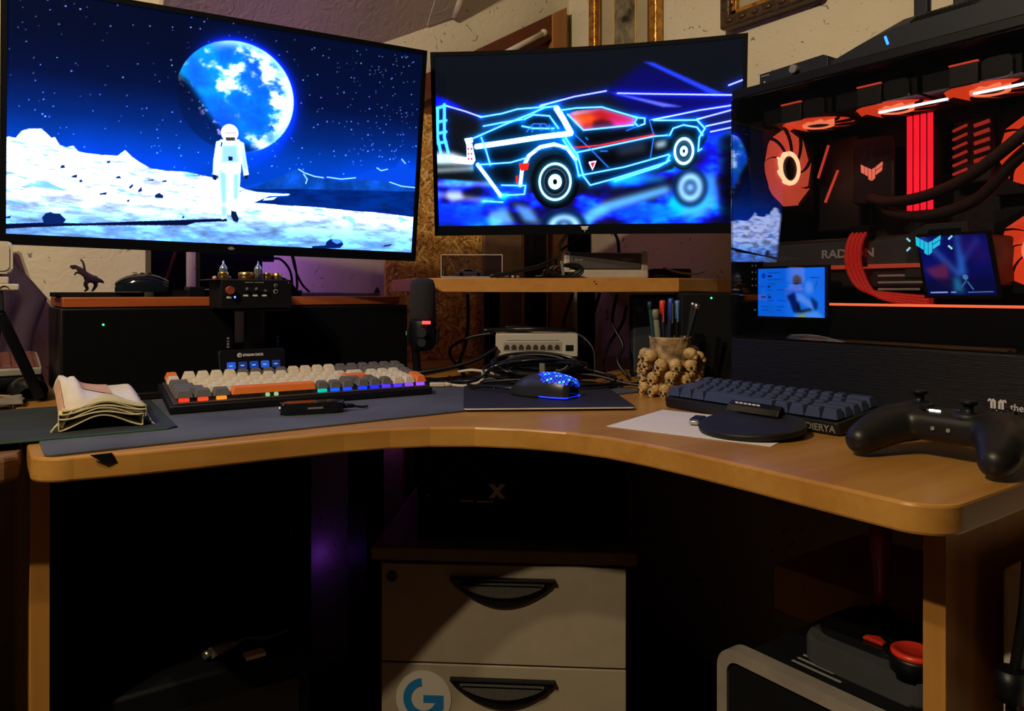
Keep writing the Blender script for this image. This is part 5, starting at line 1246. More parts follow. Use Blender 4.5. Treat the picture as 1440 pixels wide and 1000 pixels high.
for i in range(11):
    for j in range(13):
        s = .03+.047*i; t = -.88+.145*j+(.0725 if i % 2 else 0)
        if t > (.66 if s < .45 else .40) or t < -.86 or s > .54: continue
        c = ms_surf(s, t); du = (ms_surf(s+.01, t)-c); dv = (ms_surf(s, t+.02)-c); nn = du.cross(dv).normalized(); du.normalize(); dv = nn.cross(du)
        if nn.z < 0 and abs(nn.z) > .3: nn = -nn
        nn = nn if nn.dot(c-Vector((0, 0, .01))) > 0 else -nn
        k = .0026; hexm.mi = 1 if (i*7+j*5) % 4 == 0 else 0
        V = [c+nn*.0005+du*(k*math.cos(PI/3*q))+dv*(k*math.sin(PI/3*q)) for q in range(6)]
        W_ = [v-nn*.0012 for v in V]
        hexm._add(V+W_, [tuple(range(6))]+[(q, (q+1) % 6, 6+(q+1) % 6, 6+q) for q in range(6)])
o = hexm.build('honeycomb_lights', [glow('blue_cell', (.015, .06, 1.), 1.1), glow('pale_blue_cell', (.06, .35, 1.), 1.8)], ms); o['kind'] = 'stuff'
mb = MB().tube([Vector((ms_surf(s, t).x, ms_surf(s, t).y*1.0, .0030)) for s, t in ((.42, 1), (.25, 1), (.10, 1), (.015, 1), (.015, .4), (.015, -.4), (.015, -1), (.10, -1), (.25, -1), (.42, -1))], .0011, 6)
mb.build('under_light', glow('deep_blue_rim', (.01, .03, 1.), 2.2), ms)
o = MB().tube([(.763, 1.068, .762), (.745, 1.115, .765), (.735, 1.16, .758), (.76, 1.21, .757), (.80, 1.27, .757), (.84, 1.33, .757)], .0022, 7).build('mouse_cable', m_cable)
tag(o, 'thin black cable trailing from the glowing mouse', 'cable')

# paper, stick and round pad on the right
o = MB().prism([(0, 0), (.1765, 0), (.1765, -.2235), (0, -.2235)], .7503, .7508).build('paper_sheet', mat('white_paper', (.78, .77, .80), .8, var=.02), None, (.698, .758, 0), (0, 0, R(17.8)))
tag(o, 'white sheet of paper under the round black pad', 'paper')
us = thing('usb_stick', 'small black and silver memory stick lying on the paper', 'memory stick', (.806, .695, .7510), R(28))
MB().box((.016, 0, .004), (.034, .016, .008), .002).build('body', m_black, us); MB().box((-.006, 0, .004), (.012, .012, .005), .0008).build('plug', m_steel, us)
ch = thing('round_pad', 'round black pad resting on paper and leaning on slate keyboard', 'round pad', (.820, .612, .7512), 0)
ch.rotation_euler = (0, R(-4.5), 0)
MB().lathe([(.061, .003), (.067, .005), (.068, .010), (.066, .0135), (.061, .0125), (.02, .0122)], 48).build('disc', mat('pad_black2', (.0055, .0055, .0065), .55, spec=.35), ch)
MB().lathe([(.045, .0), (.047, .004), (.02, .0045)], 40).build('foot_ring', m_matte, ch)
lb = thing('black_wedge', 'glossy black wedge with white print between round pad and slate keyboard', 'gadget', (.866, .640, .7690), -PI/2)
mb = MB(); prof = [(-.012, 0), (.010, 0), (.010, .012), (.004, .017), (-.006, .010)]
mb.prism([(x*.8, z*.75) for x, z in prof], -.044, .040, .001, M=Matrix.Rotation(PI/2, 4, 'Z') @ Matrix.Rotation(PI/2, 4, 'X')); 
mb.build('body', m_gloss, lb)
for i in range(6): MB().box((-.030+.0070*i, -.0020, .0106), (.0052, .0005, .0020), M=None).build('print_mark', m_white, lb)

# game controller
gc = thing('game_controller', 'black game controller resting at the right end of the desk', 'game controller', (.862, .388, .7503), -PI/2)
mb = MB()
mb.box((0, .010, .036), (.098, .056, .034), .012, seg=3)
for s in (-1, 1):
    for i in range(25):
        u = i/24; ks = [0, .3, .58, .84, 1.]
        f = lambda *v: float(np.interp(u, ks, v))
        mb.ball((s*f(.046, .055, .062, .067, .0685), f(.014, -.008, -.028, -.046, -.056), f(.036, .0335, .028, .0215, .0185)), (f(.029, .026, .0225, .0190, .0165), f(.030, .026, .0225, .0190, .0165), f(.0225, .022, .0205, .0185, .0168)), 20, 14)
    mb.cyl((s*.040, .042, .036), (s*.058, .036, .034), .013, n=16)
remeshed(mb, .0022, 'shell', mat('controller_black', (.009, .0088, .010), .42, spec=.4), gc, smooth=16)
def thumb(x, y, z):
    MB().lathe([(.013, z-.006), (.012, z), (.0055, z+.002), (.0050, z+.0085), (.0085, z+.010), (.0095, z+.0125), (.0090, z+.0140), (.004, z+.0135)], 24, Matrix.Translation((x, y, 0))).build('thumb_stick', m_black, gc)
    MB().lathe([(.0152, z-.005), (.0155, z-.0005), (.0130, z+.0005), (.0125, z-.003)], 28, Matrix.Translation((x, y, 0)), cap=False).build('stick_ring', m_dark, gc)
thumb(-.043, .024, .0565); thumb(.020, .000, .054)
MB().box((-.012, -.006, .0535), (.012, .0035, .002), .0008, seg=2).build('status_light', glow('white_status', (1., .98, .95), 2.5), gc)
for dx, dy in ((0, .008), (0, -.008), (.008, 0), (-.008, 0)): MB().lathe([(.0042, .056), (.0042, .060), (.0030, .061)], 16, Matrix.Translation((.046+dx, .024+dy, -.002))).build('face_button', m_gloss, gc)
for a in (0, 90): MB().box((-.022, .000, .0535), (.018 if a == 0 else .006, .006 if a == 0 else .018, .004), .001).build('direction_pad', m_gloss, gc)
for x in (-.008, .008): MB().cyl((x, -.0185, .036), (x, -.0200, .036), .0022, n=10).build('socket', m_grey, gc)
MB().box((-.002, .022, .0530), (.010, .005, .002), .0008).build('menu_button', m_dark, gc)
for s in (-1, 1): MB().box((s*.050, .046, .034), (.030, .014, .016), .005, seg=3).build('trigger', m_gloss, gc)

# ------------------------------------------------------------------ skull pen cup and pens
sc = thing('skull_cup', 'cream pen cup encrusted with little skulls', 'pen cup', (1.006, .925, .7505), -VIEW)
m_bone = mat('aged_bone', (.56, .38, .16), .6, var=.45, scale=90, bump=.4, bscale=200)
m_hole = mat('bone_shadow_brown', (.035, .02, .008), .8)
mb = MB(); mb.lathe([(.030, .0), (.036, .004), (.036, .06), (.0365, .100), (.0375, .104), (.0345, .104), (.033, .10), (.032, .01)], 40, cap=False); mb.lathe([(.001, .006), (.033, .006)], 40, cap=False)
mb.build('cup', mat('darker_bone', (.34, .23, .11), .7, var=.75, scale=70, bump=.8, bscale=90), sc)  # cup body darker and more mottled than the skulls
def skull():
    mb = MB()
    mb.ball((0, .002, .014), (.0085, .0100, .0088), 18, 12)                      # cranium
    mb.ball((0, -.0055, .0095), (.0068, .0048, .0058), 14, 10)                   # face
    mb.box((0, -.0060, .0035), (.0080, .0062, .0062), .0022, seg=2)               # upper jaw
    mb.box((0, -.0055, .0008), (.0066, .0058, .0026), .0012, seg=2)               # chin
    for s in (-1, 1): mb.ball((s*.0060, -.0052, .0082), (.0018, .0030, .0018), 8, 6)
    mb.mi = 1
    for s in (-1, 1): mb.ball((s*.0033, -.0090, .0106), (.0026, .0022, .0026), 10, 8)
    mb.ball((0, -.0100, .0070), (.0014, .0014, .0021), 8, 6)
    mb.box((0, -.0092, .0019), (.0062, .0006, .0006))
    for i in range(-2, 3): mb.box((i*.0014, -.00925, .0030), (.0003, .0004, .0020))
    mb.ball((.0020, -.0062, .0192), (.0008, .0010, .0008), 6, 5)
    return mb.mesh('skull', [m_bone, m_hole])
sk = skull()
def ring_of(n, r, z, a0, s, jit):
    for i in range(n):
        a = R(a0+360/n*i)+random.uniform(-.08, .08)
        o = put('skull', sk, sc, (r*math.sin(a), -r*math.cos(a), z+random.uniform(-.002, .002)), (R(random.uniform(-6, 10)), R(random.uniform(-12, 12)), a+R(random.uniform(-jit, jit))))
        o.scale = (s, s, s)
ring_of(12, .046, .000, 4, 1.12, 22); ring_of(11, .047, .019, 16, 1.18, 25); ring_of(10, .048, .038, 0, 1.28, 30)
for a, r, z, s, rz in ((-62, .046, .054, 1.25, -30), (-100, .045, .056, 1.2, -60), (38, .046, .059, 1.22, 40), (70, .050, .053, 1.15, 30), (105, .046, .060, 1.2, 20), (160, .046, .056, 1.2, 0), (210, .046, .056, 1.2, 0)):
    o = put('skull', sk, sc, (r*math.sin(R(a)), -r*math.cos(R(a)), z), (R(4), 0, R(a+rz))); o.scale = (s, s, s)
def pen(name, label, cat, dx, dy, lean, tw, L, r, body, cap=None, caplen=0., clip=None):
    """a pen standing in the cup; lean in degrees to the side, tw towards the back"""
    x, y = V2(0, 0)
    c, s_ = math.cos(-VIEW), math.sin(-VIEW)
    t = thing(name, label, cat, (1.006+c*dx-s_*dy, .925+s_*dx+c*dy, .762), -VIEW, 'pens in the skull cup')
    t.rotation_euler = (R(-tw), R(lean), -VIEW)
    MB().lathe([(r*.3, 0), (r, .012), (r, L-caplen), (r*.9, L)], 14).build('barrel', body, t)
    if cap: MB().lathe([(r*1.15, L-caplen), (r*1.2, L-.004), (r*.8, L)], 14).build('cap', cap, t)
    if clip: MB().box((0, -r*1.35, L-.022), (.0025, .0012, .036), .0004).build('clip', clip, t)
    return t
m_olive = mat('olive_barrel', (.20, .20, .13), .45); m_redcap = mat('red_cap', (.70, .05, .02), .4); m_bluecap = mat('blue_cap', (.03, .06, .40), .35)
m_ltblue = mat('pale_blue_cap', (.10, .24, .55), .35); m_navy = mat('navy_barrel', (.012, .018, .05), .35); m_teal = mat('teal_barrel', (.01, .05, .06), .4)
pen('marker_pen', 'thick olive green pen leaning left in the skull cup', 'pen', -.014, -.004, -5, 2, .142, .0055, m_olive, m_olive, .018)
pen('felt_pen', 'pen with a red cap in the skull cup', 'pen', -.010, .006, -1, 0, .158, .0048, m_navy, m_redcap, .026, m_redcap)
pen('ballpoint_pen', 'black ballpoint pen with a dark blue cap in the skull cup', 'pen', -.006, .0, 3, 2, .162, .0045, m_navy, m_bluecap, .036, m_bluecap)
pen('ballpoint_pen', 'black pen with a steel clip in middle of skull cup', 'pen', .002, .006, 1, 0, .156, .0042, m_black, m_navy, .03, m_steel)
pen('ballpoint_pen', 'black pen with a pale blue cap in the skull cup', 'pen', .012, .004, 1, 2, .158, .0042, m_black, m_ltblue, .034, m_ltblue)
pen('mechanical_pencil', 'slim dark pencil leaning right in the skull cup', 'pencil', .004, -.006, 16, 0, .158, .0040, m_slate, m_steel, .010)
pen('tweezers', 'dark slim rod leaning furthest right in the skull cup', 'pen', .018, .004, 9, 0, .156, .0034, m_dark, m_steel, .006)
pen('fine_liner', 'thin teal pen at left rim behind the olive pen', 'pen', -.017, .012, -6, 4, .156, .0036, m_teal, m_teal, .014)

# two black boxes behind the pen cup
x1, y1 = 1.146, 1.171
q = thing('speaker_cabinet', 'black cabinet with a faint triangle mark under the corner shelf', 'speaker', (x1, y1, .7505), R(-45))
MB().span((0, 0, 0), (.135, .150, .178), .006).build('body', m_slate, q)
MB().prism(rrect(.118, .160, .006, 4, .0675, .089), .0, .0025, .001, M=FRONT).build('front_frame', mat('edge_slate', (.05, .06, .085), .4), q)
MB().prism(rrect(.112, .154, .005, 4, .0675, .089), .0025, .0032, M=FRONT).build('front_panel', mat('panel_slate', (.012, .016, .026), .5), q)
MB().prism([(.012, .152), (.030, .152), (.021, .133)], .0032, .0038, M=FRONT).build('triangle_mark', mat('dim_mark', (.11, .115, .14), .5), q)
for i in range(9): MB().span((-.0006, .060, .046+.0092*i), (.0002, .068, .053+.0092*i)).build('print_mark', mat('dim_print', (.28, .28, .29), .5), q)
q = thing('power_box', 'black box with a green light right behind the pen cup', 'box', (1.100, .985, .7505), R(-42))
MB().span((0, 0, 0), (.125, .13, .182), .004).build('body', m_matte, q)
MB().ball((.058, -.0008, .172), .0018, 8, 6).build('indicator', glow('green_led', (.05, .9, .25), 3.), q)

# ------------------------------------------------------------------ microphone
mc = thing('microphone', 'black desktop microphone with a red light beside the riser', 'microphone', (.706, 1.294, .7536), -VIEW)
MB().lathe([(.034, 0), (.034, .006), (.030, .010), (.012, .011)], 36).build('base', m_black, mc)
MB().tube([(-.010, .010, .010), (-.014, .008, .05), (-.016, .004, .085)], .008, 12).build('stem', m_black, mc)
mb = MB().lathe([(.0245, .126), (.0262, .130), (.0255, .165), (.0240, .195), (.0205, .204), (.012, .2075), (.002, .208)], 32); mb.build('foam_head', mat('foam_black', (.018, .018, .019), .95, var=.5, scale=400, bump=.8, bscale=500), mc)
MB().lathe([(.016, .066), (.022, .070), (.0262, .085), (.0268, .105), (.0262, .122), (.0245, .126)], 32).build('body', m_black, mc)
MB().span((.002, -.0285, .1185), (.018, -.0235, .1245), .001).build('mute_light', glow('red_mute', (1., .05, .04), 2.5), mc)
MB().cyl((.002, -.0245, .102), (.002, -.034, .102), .010, .009, 20).build('knob', m_dark, mc)
MB().cyl((.002, -.0235, .083), (.002, -.033, .083), .009, .008, 20).build('knob', m_dark, mc)
MB().span((-.031, -.006, .080), (-.025, .006, .112), .002).build('yoke', m_black, mc)
MB().span((.025, -.006, .080), (.032, .006, .112), .002).build('yoke', m_black, mc)
MB().span((-.032, -.008, .096), (-.030, .004, .104)).build('yoke_print', m_grey, mc)

# ------------------------------------------------------------------ button deck and valve amplifier
sd = thing('button_deck', 'black button deck with blue picture keys behind white keyboard', 'button deck', (.393, 1.328, MAT+.0003), 0)
sd.rotation_euler = (R(-14), 0, 0)
MB().prism(rrect(.116, .082, .006, 4, 0, .0415), -.014, 0, .0015, M=FRONT).build('body', m_black, sd)
for i in range(5):
    for j in range(3):
        o = MB().prism(rrect(.0145, .0125, .002, 3, -.038+.0195*i, .018+.0178*j), 0, .002, .0005, M=FRONT).build('picture_key', glow(('key_blue_a', 'key_blue_b', 'key_blue_c')[(i+2*j) % 3], ((.010, .04, .30), (.02, .08, .50), (.012, .025, .14))[(i+2*j) % 3], .9), sd)
        MB().span((-.042+.0195*i, -.0024, .0165+.0178*j), (-.036+.0195*i, -.0018, .0185+.0178*j)).build('key_icon', glow('pale_icon', (.10, .45, 1.), .9), o)
lettering('lettering', 'STREAM DECK', .0058, m_white, sd, (-.017, -.0004, .0695), UP, bold=.00012, sx=.95)
mb = MB(); mb.lathe([(.0025, 0), (.0040, 0), (.0040, .0006), (.0025, .0006)], 24, Matrix.Translation((-.0225, -.0002, .0715)) @ FRONT, cap=False)
mb.prism([(-.0232, .0702), (-.0208, .0715), (-.0232, .0728)], 0, .0006, M=FRONT); mb.build('emblem', m_white, sd)
ast = thing('amplifier_stand', 'narrow black stand under the little valve amplifier', 'stand', (.402, 1.379, .7505), 0)
MB().span((-.019, -.008, .0), (.019, .014, .006), .001).build('foot', m_black, ast)
MB().span((-.012, -.005, .006), (.016, .010, .150), .001).build('column', m_black, ast)
MB().span((-.050, -.060, .150), (.050, .014, .155), .001).build('plate', m_black, ast)
va = thing('valve_amplifier', 'small black valve amplifier with gold rings and glass tubes', 'amplifier', (.391, 1.309, .9060), 0)
MB().span((-.060, 0, .0), (.060, .085, .049), .001).build('body', m_matte, va)
MB().span((-.076, .006, .0485), (.060, .086, .0500), .0005).build('top_plate', mat('dark_top_plate', (.03, .028, .032), .3), va)
MB().cyl((-.048, -.0005, .031), (-.048, -.011, .031), .0072, .0066, 20).build('volume_knob', mat('copper_red', (.75, .16, .09), .25, .7), va)
for i in range(3):
    MB().cyl((-.020+.0158*i, -.0003, .031), (-.020+.0158*i, -.0075, .0345-.004*(i == 2)), .0016, .0022, 10).build('toggle', m_steel, va)
    MB().span((-.0245+.0158*i, -.0006, .0208), (-.0165+.0158*i, .0, .0235)).build('print_bar', m_white, va)
MB().span((-.052, -.0006, .0175), (-.0435, .0, .0205)).build('print_bar', m_white, va)
MB().ball((-.0385, -.0005, .0195), .0017, 10, 6).build('indicator', glow('blue_point', (.08, .18, 1.), 4.), va)
for zz, rr in ((.029, .0042), (.0395, .0032)): MB().lathe([(rr*.6, 0), (rr, 0), (rr, .0012), (rr*.6, .0012)], 18, Matrix.Translation((.031, 0, zz)) @ FRONT, cap=False).build('jack', m_grey, va)
for i in range(5): MB().span((-.0215+.0028*i, -.0006, .0438), (-.0195+.0028*i, .0, .0455)).build('print_mark', m_grey, va)
for i in range(6): MB().span((-.0055+.0028*i, -.0006, .0438), (-.0035+.0028*i, .0, .0455)).build('print_mark', m_grey, va)
MB().ball((.054, -.0003, .0445), .0007, 6, 5).build('screw', m_white, va)
def tube_glass(x, y):
    g = MB().lathe([(.0066, .052), (.0068, .066), (.0064, .070), (.0045, .0735), (.0022, .0755), (.0015, .078), (.0012, .0815), (.0003, .0822)], 20, Matrix.Translation((x, y, 0))).build('valve', mat('silvered_glass', (.45, .48, .56), .12, .75), va)
    MB().lathe([(.0064, .0505), (.0064, .062)], 20, Matrix.Translation((x, y, 0))).build('valve_base', mat('amber_glass', (.25, .10, .03), .2), g)
for x, y, r in ((-.052, .020, .0087), (.0235, .022, .0080)):
    MB().lathe([(r*.86, .0500), (r, .0500), (r, .0612), (r*.95, .0622), (r*.86, .0622)], 28, Matrix.Translation((x, y, 0)), cap=False).build('gold_ring', m_gold, va)
MB().lathe([(.0001, .0500), (.0135, .0500), (.0135, .0618), (.0128, .0625), (.0001, .0625)], 32, Matrix.Translation((-.012, .026, 0))).build('gold_cover', m_gold, va)
MB().lathe([(.0070, .0500), (.0082, .0500), (.0082, .0618), (.0070, .0622)], 28, Matrix.Translation((.0415, .024, 0)), cap=False).build('gold_ring', m_gold, va)
tube_glass(-.052, .020); tube_glass(.0055, .016)
for dx in (-.012, .0125): MB().ball((-.052+dx, .03, .052), (.004, .004, .004), 10, 6).build('rubber_pad', mat('pinkish_pad', (.55, .30, .25), .5), va)

# ------------------------------------------------------------------ on the riser board
RB = .9258
o = MB().span((.100, 1.445, RB), (.235, 1.56, RB+.008), .001).build('black_tray', m_matte); tag(o, 'flat black tray at left end of the red board', 'tray')
dn = thing('toy_dinosaur', 'small green toy dinosaur standing on the flat black tray', 'toy', (.152, 1.50, RB+.0082), R(10))
m_dino = mat('olive_toy', (.50, .62, .26), .6, var=.5, scale=60)
def limb(mb, pts, r0, r1, n=7):
    P = catmull(pts, n)
    for i, p in enumerate(P):
        rr = r0+(r1-r0)*i/(len(P)-1); mb.ball(p, rr, 10, 8)
mb = MB()
limb(mb, [(.012, 0, .022), (.004, 0, .026), (-.006, 0, .034), (-.012, 0, .040)], .0075, .0045)
mb.ball((.004, 0, .024), (.009, .007, .008), 14, 10)
limb(mb, [(-.012, 0, .040), (-.018, 0, .044), (-.0245, 0, .0445)], .0040, .0026)
mb.ball((-.0215, 0, .0415), (.004, .003, .0022), 10, 8)
limb(mb, [(-.004, -.004, .034), (-.006, -.006, .044), (-.008, -.006, .052), (-.011, -.005, .056)], .0024, .0018)
limb(mb, [(-.008, .004, .032), (-.015, .005, .034), (-.018, .004, .030)], .0022, .0016)
limb(mb, [(.002, -.004, .022), (-.004, -.006, .014), (-.001, -.006, .006), (-.005, -.006, .002)], .0046, .0018)
limb(mb, [(.010, .004, .022), (.016, .006, .014), (.013, .006, .006), (.010, .006, .002)], .0046, .0018)
limb(mb, [(.014, 0, .021), (.022, 0, .020), (.027, 0, .016)], .0055, .0014)
remeshed(mb, .0011, 'body', m_dino, dn, smooth=2)
for y in (-1, 1): MB().ball((-.0185, y*.0032, .0462), .0009, 8, 6).build('eye', m_gloss, dn)
gm2 = thing('glossy_mouse', 'glossy black mouse on the red board left of amplifier', 'mouse', (.232, 1.448, RB+.0083), R(168))
def gs(u, v):
    s, t = u, -1+2*v; x = -.042+.084*s
    wv = .027*max(.35, math.sin(PI*(.12+.8*s)))**.5; hv = max(.006, .032*(1-((s-.48)/.62)**2)**.55 if abs(s-.48) < .62 else .006); a = t*PI/2
    return Vector((x, wv*math.sin(a), .001+hv*abs(math.cos(a))**.6))
MB().grid(gs, 24, 20).build('shell', mat('deep_gloss', (.006, .010, .016), .08), gm2)
MB().prism([(p.x, p.y*.98) for p in [gs(i/24, 1) for i in range(25)]+[gs(i/24, 0) for i in range(24, -1, -1)]], .0, .0025).build('sole', m_black, gm2)
for i in range(3): MB().box((-.012+.012*i, 0, .0335), (.007, .012, .0012), .0004).build('top_button', mat('teal_grey_button', (.25, .30, .29), .4), gm2)
o = MB().span((.272, 1.455, RB), (.352, 1.52, RB+.012), .002).build('flat_black_box', m_matte); tag(o, 'flat matte black box on the red board beside glossy mouse', 'box')
o = MB().span((.300, 1.41, RB), (.328, 1.448, RB+.018), .002).build('small_black_box', m_black); tag(o, 'small black box on the red board left behind amplifier', 'box')
o = MB().span((.258, 1.535, RB), (.276, 1.555, RB+.024), .002).build('brown_cube', mat('brown_grey_plastic', (.16, .12, .11), .6)); tag(o, 'small brown grey block beside monitor stand foot', 'block')
o = MB().tube([(.300, 1.50, 1.02), (.292, 1.515, .985), (.284, 1.525, .955), (.279, 1.53, RB+.026)], .0022, 8).build('red_cable', mat('red_cable', (.45, .03, .04), .45)); tag(o, 'thin red cable running down beside the monitor stand', 'cable')
o = MB().span((.270, 1.590, RB), (.335, 1.655, RB+.105), .003).build('black_enclosure', m_black); tag(o, 'black enclosure standing behind the glossy mouse on the board', 'box')
o = MB().prism(rrect(.185, .075, .008, 4, .595, 1.475), RB, RB+.007, .001).build('silver_tray', mat('tray_silver', (.35, .34, .36), .4, .4)); tag(o, 'flat silver tray at right end of the red board', 'tray')
o = MB().prism([(.515, 1.450), (.60, 1.445), (.605, 1.495), (.52, 1.50)], RB+.0072, RB+.0082).build('folded_note', m_white); tag(o, 'small white folded note on the silver tray', 'note')
o = MB().lathe([(.007, 0), (.006, .004), (.002, .010), (.001, .011)], 16, Matrix.Translation((.675, 1.435, RB+.0072))).build('rubber_cone', m_black); tag(o, 'small black rubber cone on the silver tray end', 'cone')
def hdmi(label, pts, px_, r=.0026):
    t = thing('display_cable', label, 'cable', pts[0], 0)
    P = [Vector(p)-Vector(pts[0]) for p in pts]
    MB().tube(P, r, 8).build('lead', m_cable, t); MB().box((px_, 0, 0), (.022, .010, .014), .002).build('plug', m_black, t)
hdmi('black display cable curving down from the monitor stand', [(.465, 1.47, 1.000), (.485, 1.47, .998), (.505, 1.475, .975), (.512, 1.48, .936)], -.006)
hdmi('short black cable along the silver tray from monitor stand', [(.470, 1.47, .962), (.490, 1.468, .960), (.505, 1.463, .947), (.512, 1.46, .937)], -.006)
hdmi('black cable from large monitor edge down to the board', [(.520, 1.52, 1.03), (.535, 1.53, .985), (.540, 1.535, .95), (.541, 1.54, .928)], 0)
hdmi('black cable slanting right behind the silver tray', [(.523, 1.53, 1.03), (.542, 1.55, .98), (.560, 1.56, .95), (.585, 1.57, .929)], 0)
o = MB().span((.388, 1.50, .7505), (.425, 1.51, .835), .001).build('violet_card', mat('violet_card', (.28, .20, .45), .6, var=.5, scale=60)); tag(o, 'violet printed card in the gap between the two black boxes', 'card')

# ------------------------------------------------------------------ on the corner shelf
SHZ = .9623
def on_view(X, Y, z): x, y = V2(X, Y); return (x, y, z)
ac = thing('acrylic_case', 'clear acrylic display case holding a model car', 'display case', on_view(-.083, 1.565, SHZ), -VIEW)
m_acr = clear_mat('acrylic', (.90, .88, .93), .07)
MB().span((-.063, -.030, 0), (.063, .030, .004), .0005).build('base_plate', mat('acrylic_base', (.30, .28, .30), .2), ac)
for a, b in (((-.063, -.030, .004), (.063, -.0285, .047)), ((-.063, .0285, .004), (.063, .030, .047)), ((-.063, -.0285, .004), (-.0615, .0285, .047)), ((.0615, -.0285, .004), (.063, .0285, .047)), ((-.063, -.030, .047), (.063, .030, .0485))):
    MB().span(a, b).build('pane', m_acr, ac)
m_acr_edge = mat('acrylic_edge', (.70, .66, .60), .3, emit=None)
for a, b in (((-.063, -.0305, .0475), (.063, -.0295, .0487)), ((-.0632, -.0305, .002), (-.0622, -.0295, .048)), ((.0622, -.0305, .002), (.0632, -.0295, .048))): MB().span(a, b).build('edge', m_acr_edge, ac)
car = thing('model_car', 'tiny silver and violet model car inside the acrylic case', 'model car', on_view(-.088, 1.565, SHZ+.0042), -VIEW)
mb = MB(); prof = [(-.030, .003), (-.029, .008), (-.020, .010), (-.013, .0155), (.004, .016), (.014, .010), (.027, .008), (.030, .003)]
mb.prism(prof, -.0095, .0095, .0015, M=FRONT); mb.build('body', mat('silver_violet_paint', (.36, .34, .45), .25, .6, var=.3, scale=200), car)
MB().prism([(-.012, .0105), (-.009, .0145), (.002, .0148), (.009, .0105)], -.0100, .0100, M=FRONT).build('windows', m_gloss, car)
for x in (-.018, .018):
    for y in (-.0095, .0095): MB().cyl((x, y-.0015, .004), (x, y+.0015, .004), .004, n=16).build('wheel', m_matte, car)
dk = thing('docking_station', 'grey docking station with silver ends on the corner shelf', 'docking station', on_view(.199, 1.575, SHZ), -VIEW)
MB().span((-.089, 0, 0), (.089, .055, .019), .003).build('base', mat('dock_silver', (.55, .50, .46), .42, .3), dk)
MB().span((-.076, -.0015, .019), (.074, .052, .055), .004).build('front_panel', mat('dock_grey', (.07, .07, .073), .5), dk)
MB().span((-.089, -.0005, .0), (-.0755, .055, .057), .003).build('end_cap', mat('dock_silver', (.42, .38, .35)), dk)
MB().span((.0735, -.0005, .0), (.089, .055, .060), .003).build('end_cap', mat('dock_silver', (.42, .38, .35)), dk)
for i in range(6): MB().span((.032+.0042*i, -.0022, .0385), (.0350+.0042*i, -.0014, .0425)).build('print_mark', m_grey, dk)
MB().span((-.066, -.0022, .0375), (-.0615, -.0014, .0425)).build('print_mark', m_grey, dk)
MB().span((-.059, -.0022, .0390), (-.050, -.0014, .0400)).build('print_line', m_dim, dk)
def cable(label, pts, r, m=m_cable, name='black_cable', closed=False, group=None):
    o = MB().tube([on_view(*p) for p in pts], r, 8, closed).build(name, m); tag(o, label, 'cable', group); return o
cable('thick black cable rising from shelf to the curved monitor', [(-.045, 1.52, SHZ+.004), (.0, 1.53, SHZ+.012), (.06, 1.55, SHZ+.027), (.097, 1.575, SHZ+.048), (.105, 1.64, SHZ+.075), (.135, 1.68, 1.08)], .0042)
cable('second black cable rising behind the docking station to monitor', [(.092, 1.645, SHZ+.02), (.105, 1.65, SHZ+.06), (.14, 1.66, SHZ+.085), (.175, 1.665, 1.08)], .0030)
cable('black cable with plug hanging right of monitor neck', [(.215, 1.68, 1.10), (.232, 1.68, 1.065), (.238, 1.67, 1.04), (.240, 1.67, SHZ+.004)], .0038)
cb = thing('cable_bundle', 'tied bundle of black cable before the docking station', 'cable', on_view(.115, 1.535, SHZ), -VIEW)
for i in range(6):
    a = .030-.002*(i % 3); MB().tube([(a*math.cos(t)-.008*(i % 2), .006*math.sin(i*2.1)+.004*i-.010, .0165+(.0125-.001*i)*math.sin(t)+.002*math.sin(2*t+i)) for t in [2*PI*k/10 for k in range(10)]], .0026, 7, True, 3).build('loop', m_cable, cb)
MB().tube([(-.030, 0, .012), (-.048, -.004, .016), (-.052, .0, .006), (-.066, .002, .004)], .0026, 7).build('loop', m_cable, cb)
MB().box((-.009, -.012, .022), (.006, .004, .030), .001, Matrix.Rotation(R(-8), 4, 'Y')).build('tie', mat('grey_tie', (.16, .16, .16), .5), cb)
MB().box((-.050, -.014, .006), (.018, .004, .004), .001, Matrix.Rotation(R(-12), 4, 'Y')).build('label_tag', m_white, cb)
for i, (X, z, s) in enumerate(((-.030, .003, .010), (-.012, .004, .012), (.002, .003, .008), (.012, .003, .007))):
    o = MB().box((0, 0, .003), (s, .006, .005), .0012, Matrix.Rotation(R(20*i), 4, 'Z')).build('metal_part', m_steel, None, on_view(X, 1.535+.004*(i % 2), SHZ+.0002))
    tag(o, ('tiny steel part nearest the acrylic case on the shelf', 'larger steel part right of the tiny one on shelf', 'steel part third from the acrylic case on shelf', 'steel part nearest the cable bundle on shelf')[i], 'metal part', 'loose metal parts on shelf')
bs = thing('shelf_gadget', 'low black gadget with grey lead right of docking station', 'gadget', on_view(.345, 1.60, SHZ), -VIEW)
MB().span((-.045, 0, 0), (.04, .07, .022), .004).build('body', m_matte, bs)
MB().tube([(-.02, .004, .024), (.01, -.003, .014), (.045, -.006, .010), (.07, .01, .016)], .0022, 7).build('lead', mat('grey_cable', (.22, .21, .2)), bs)

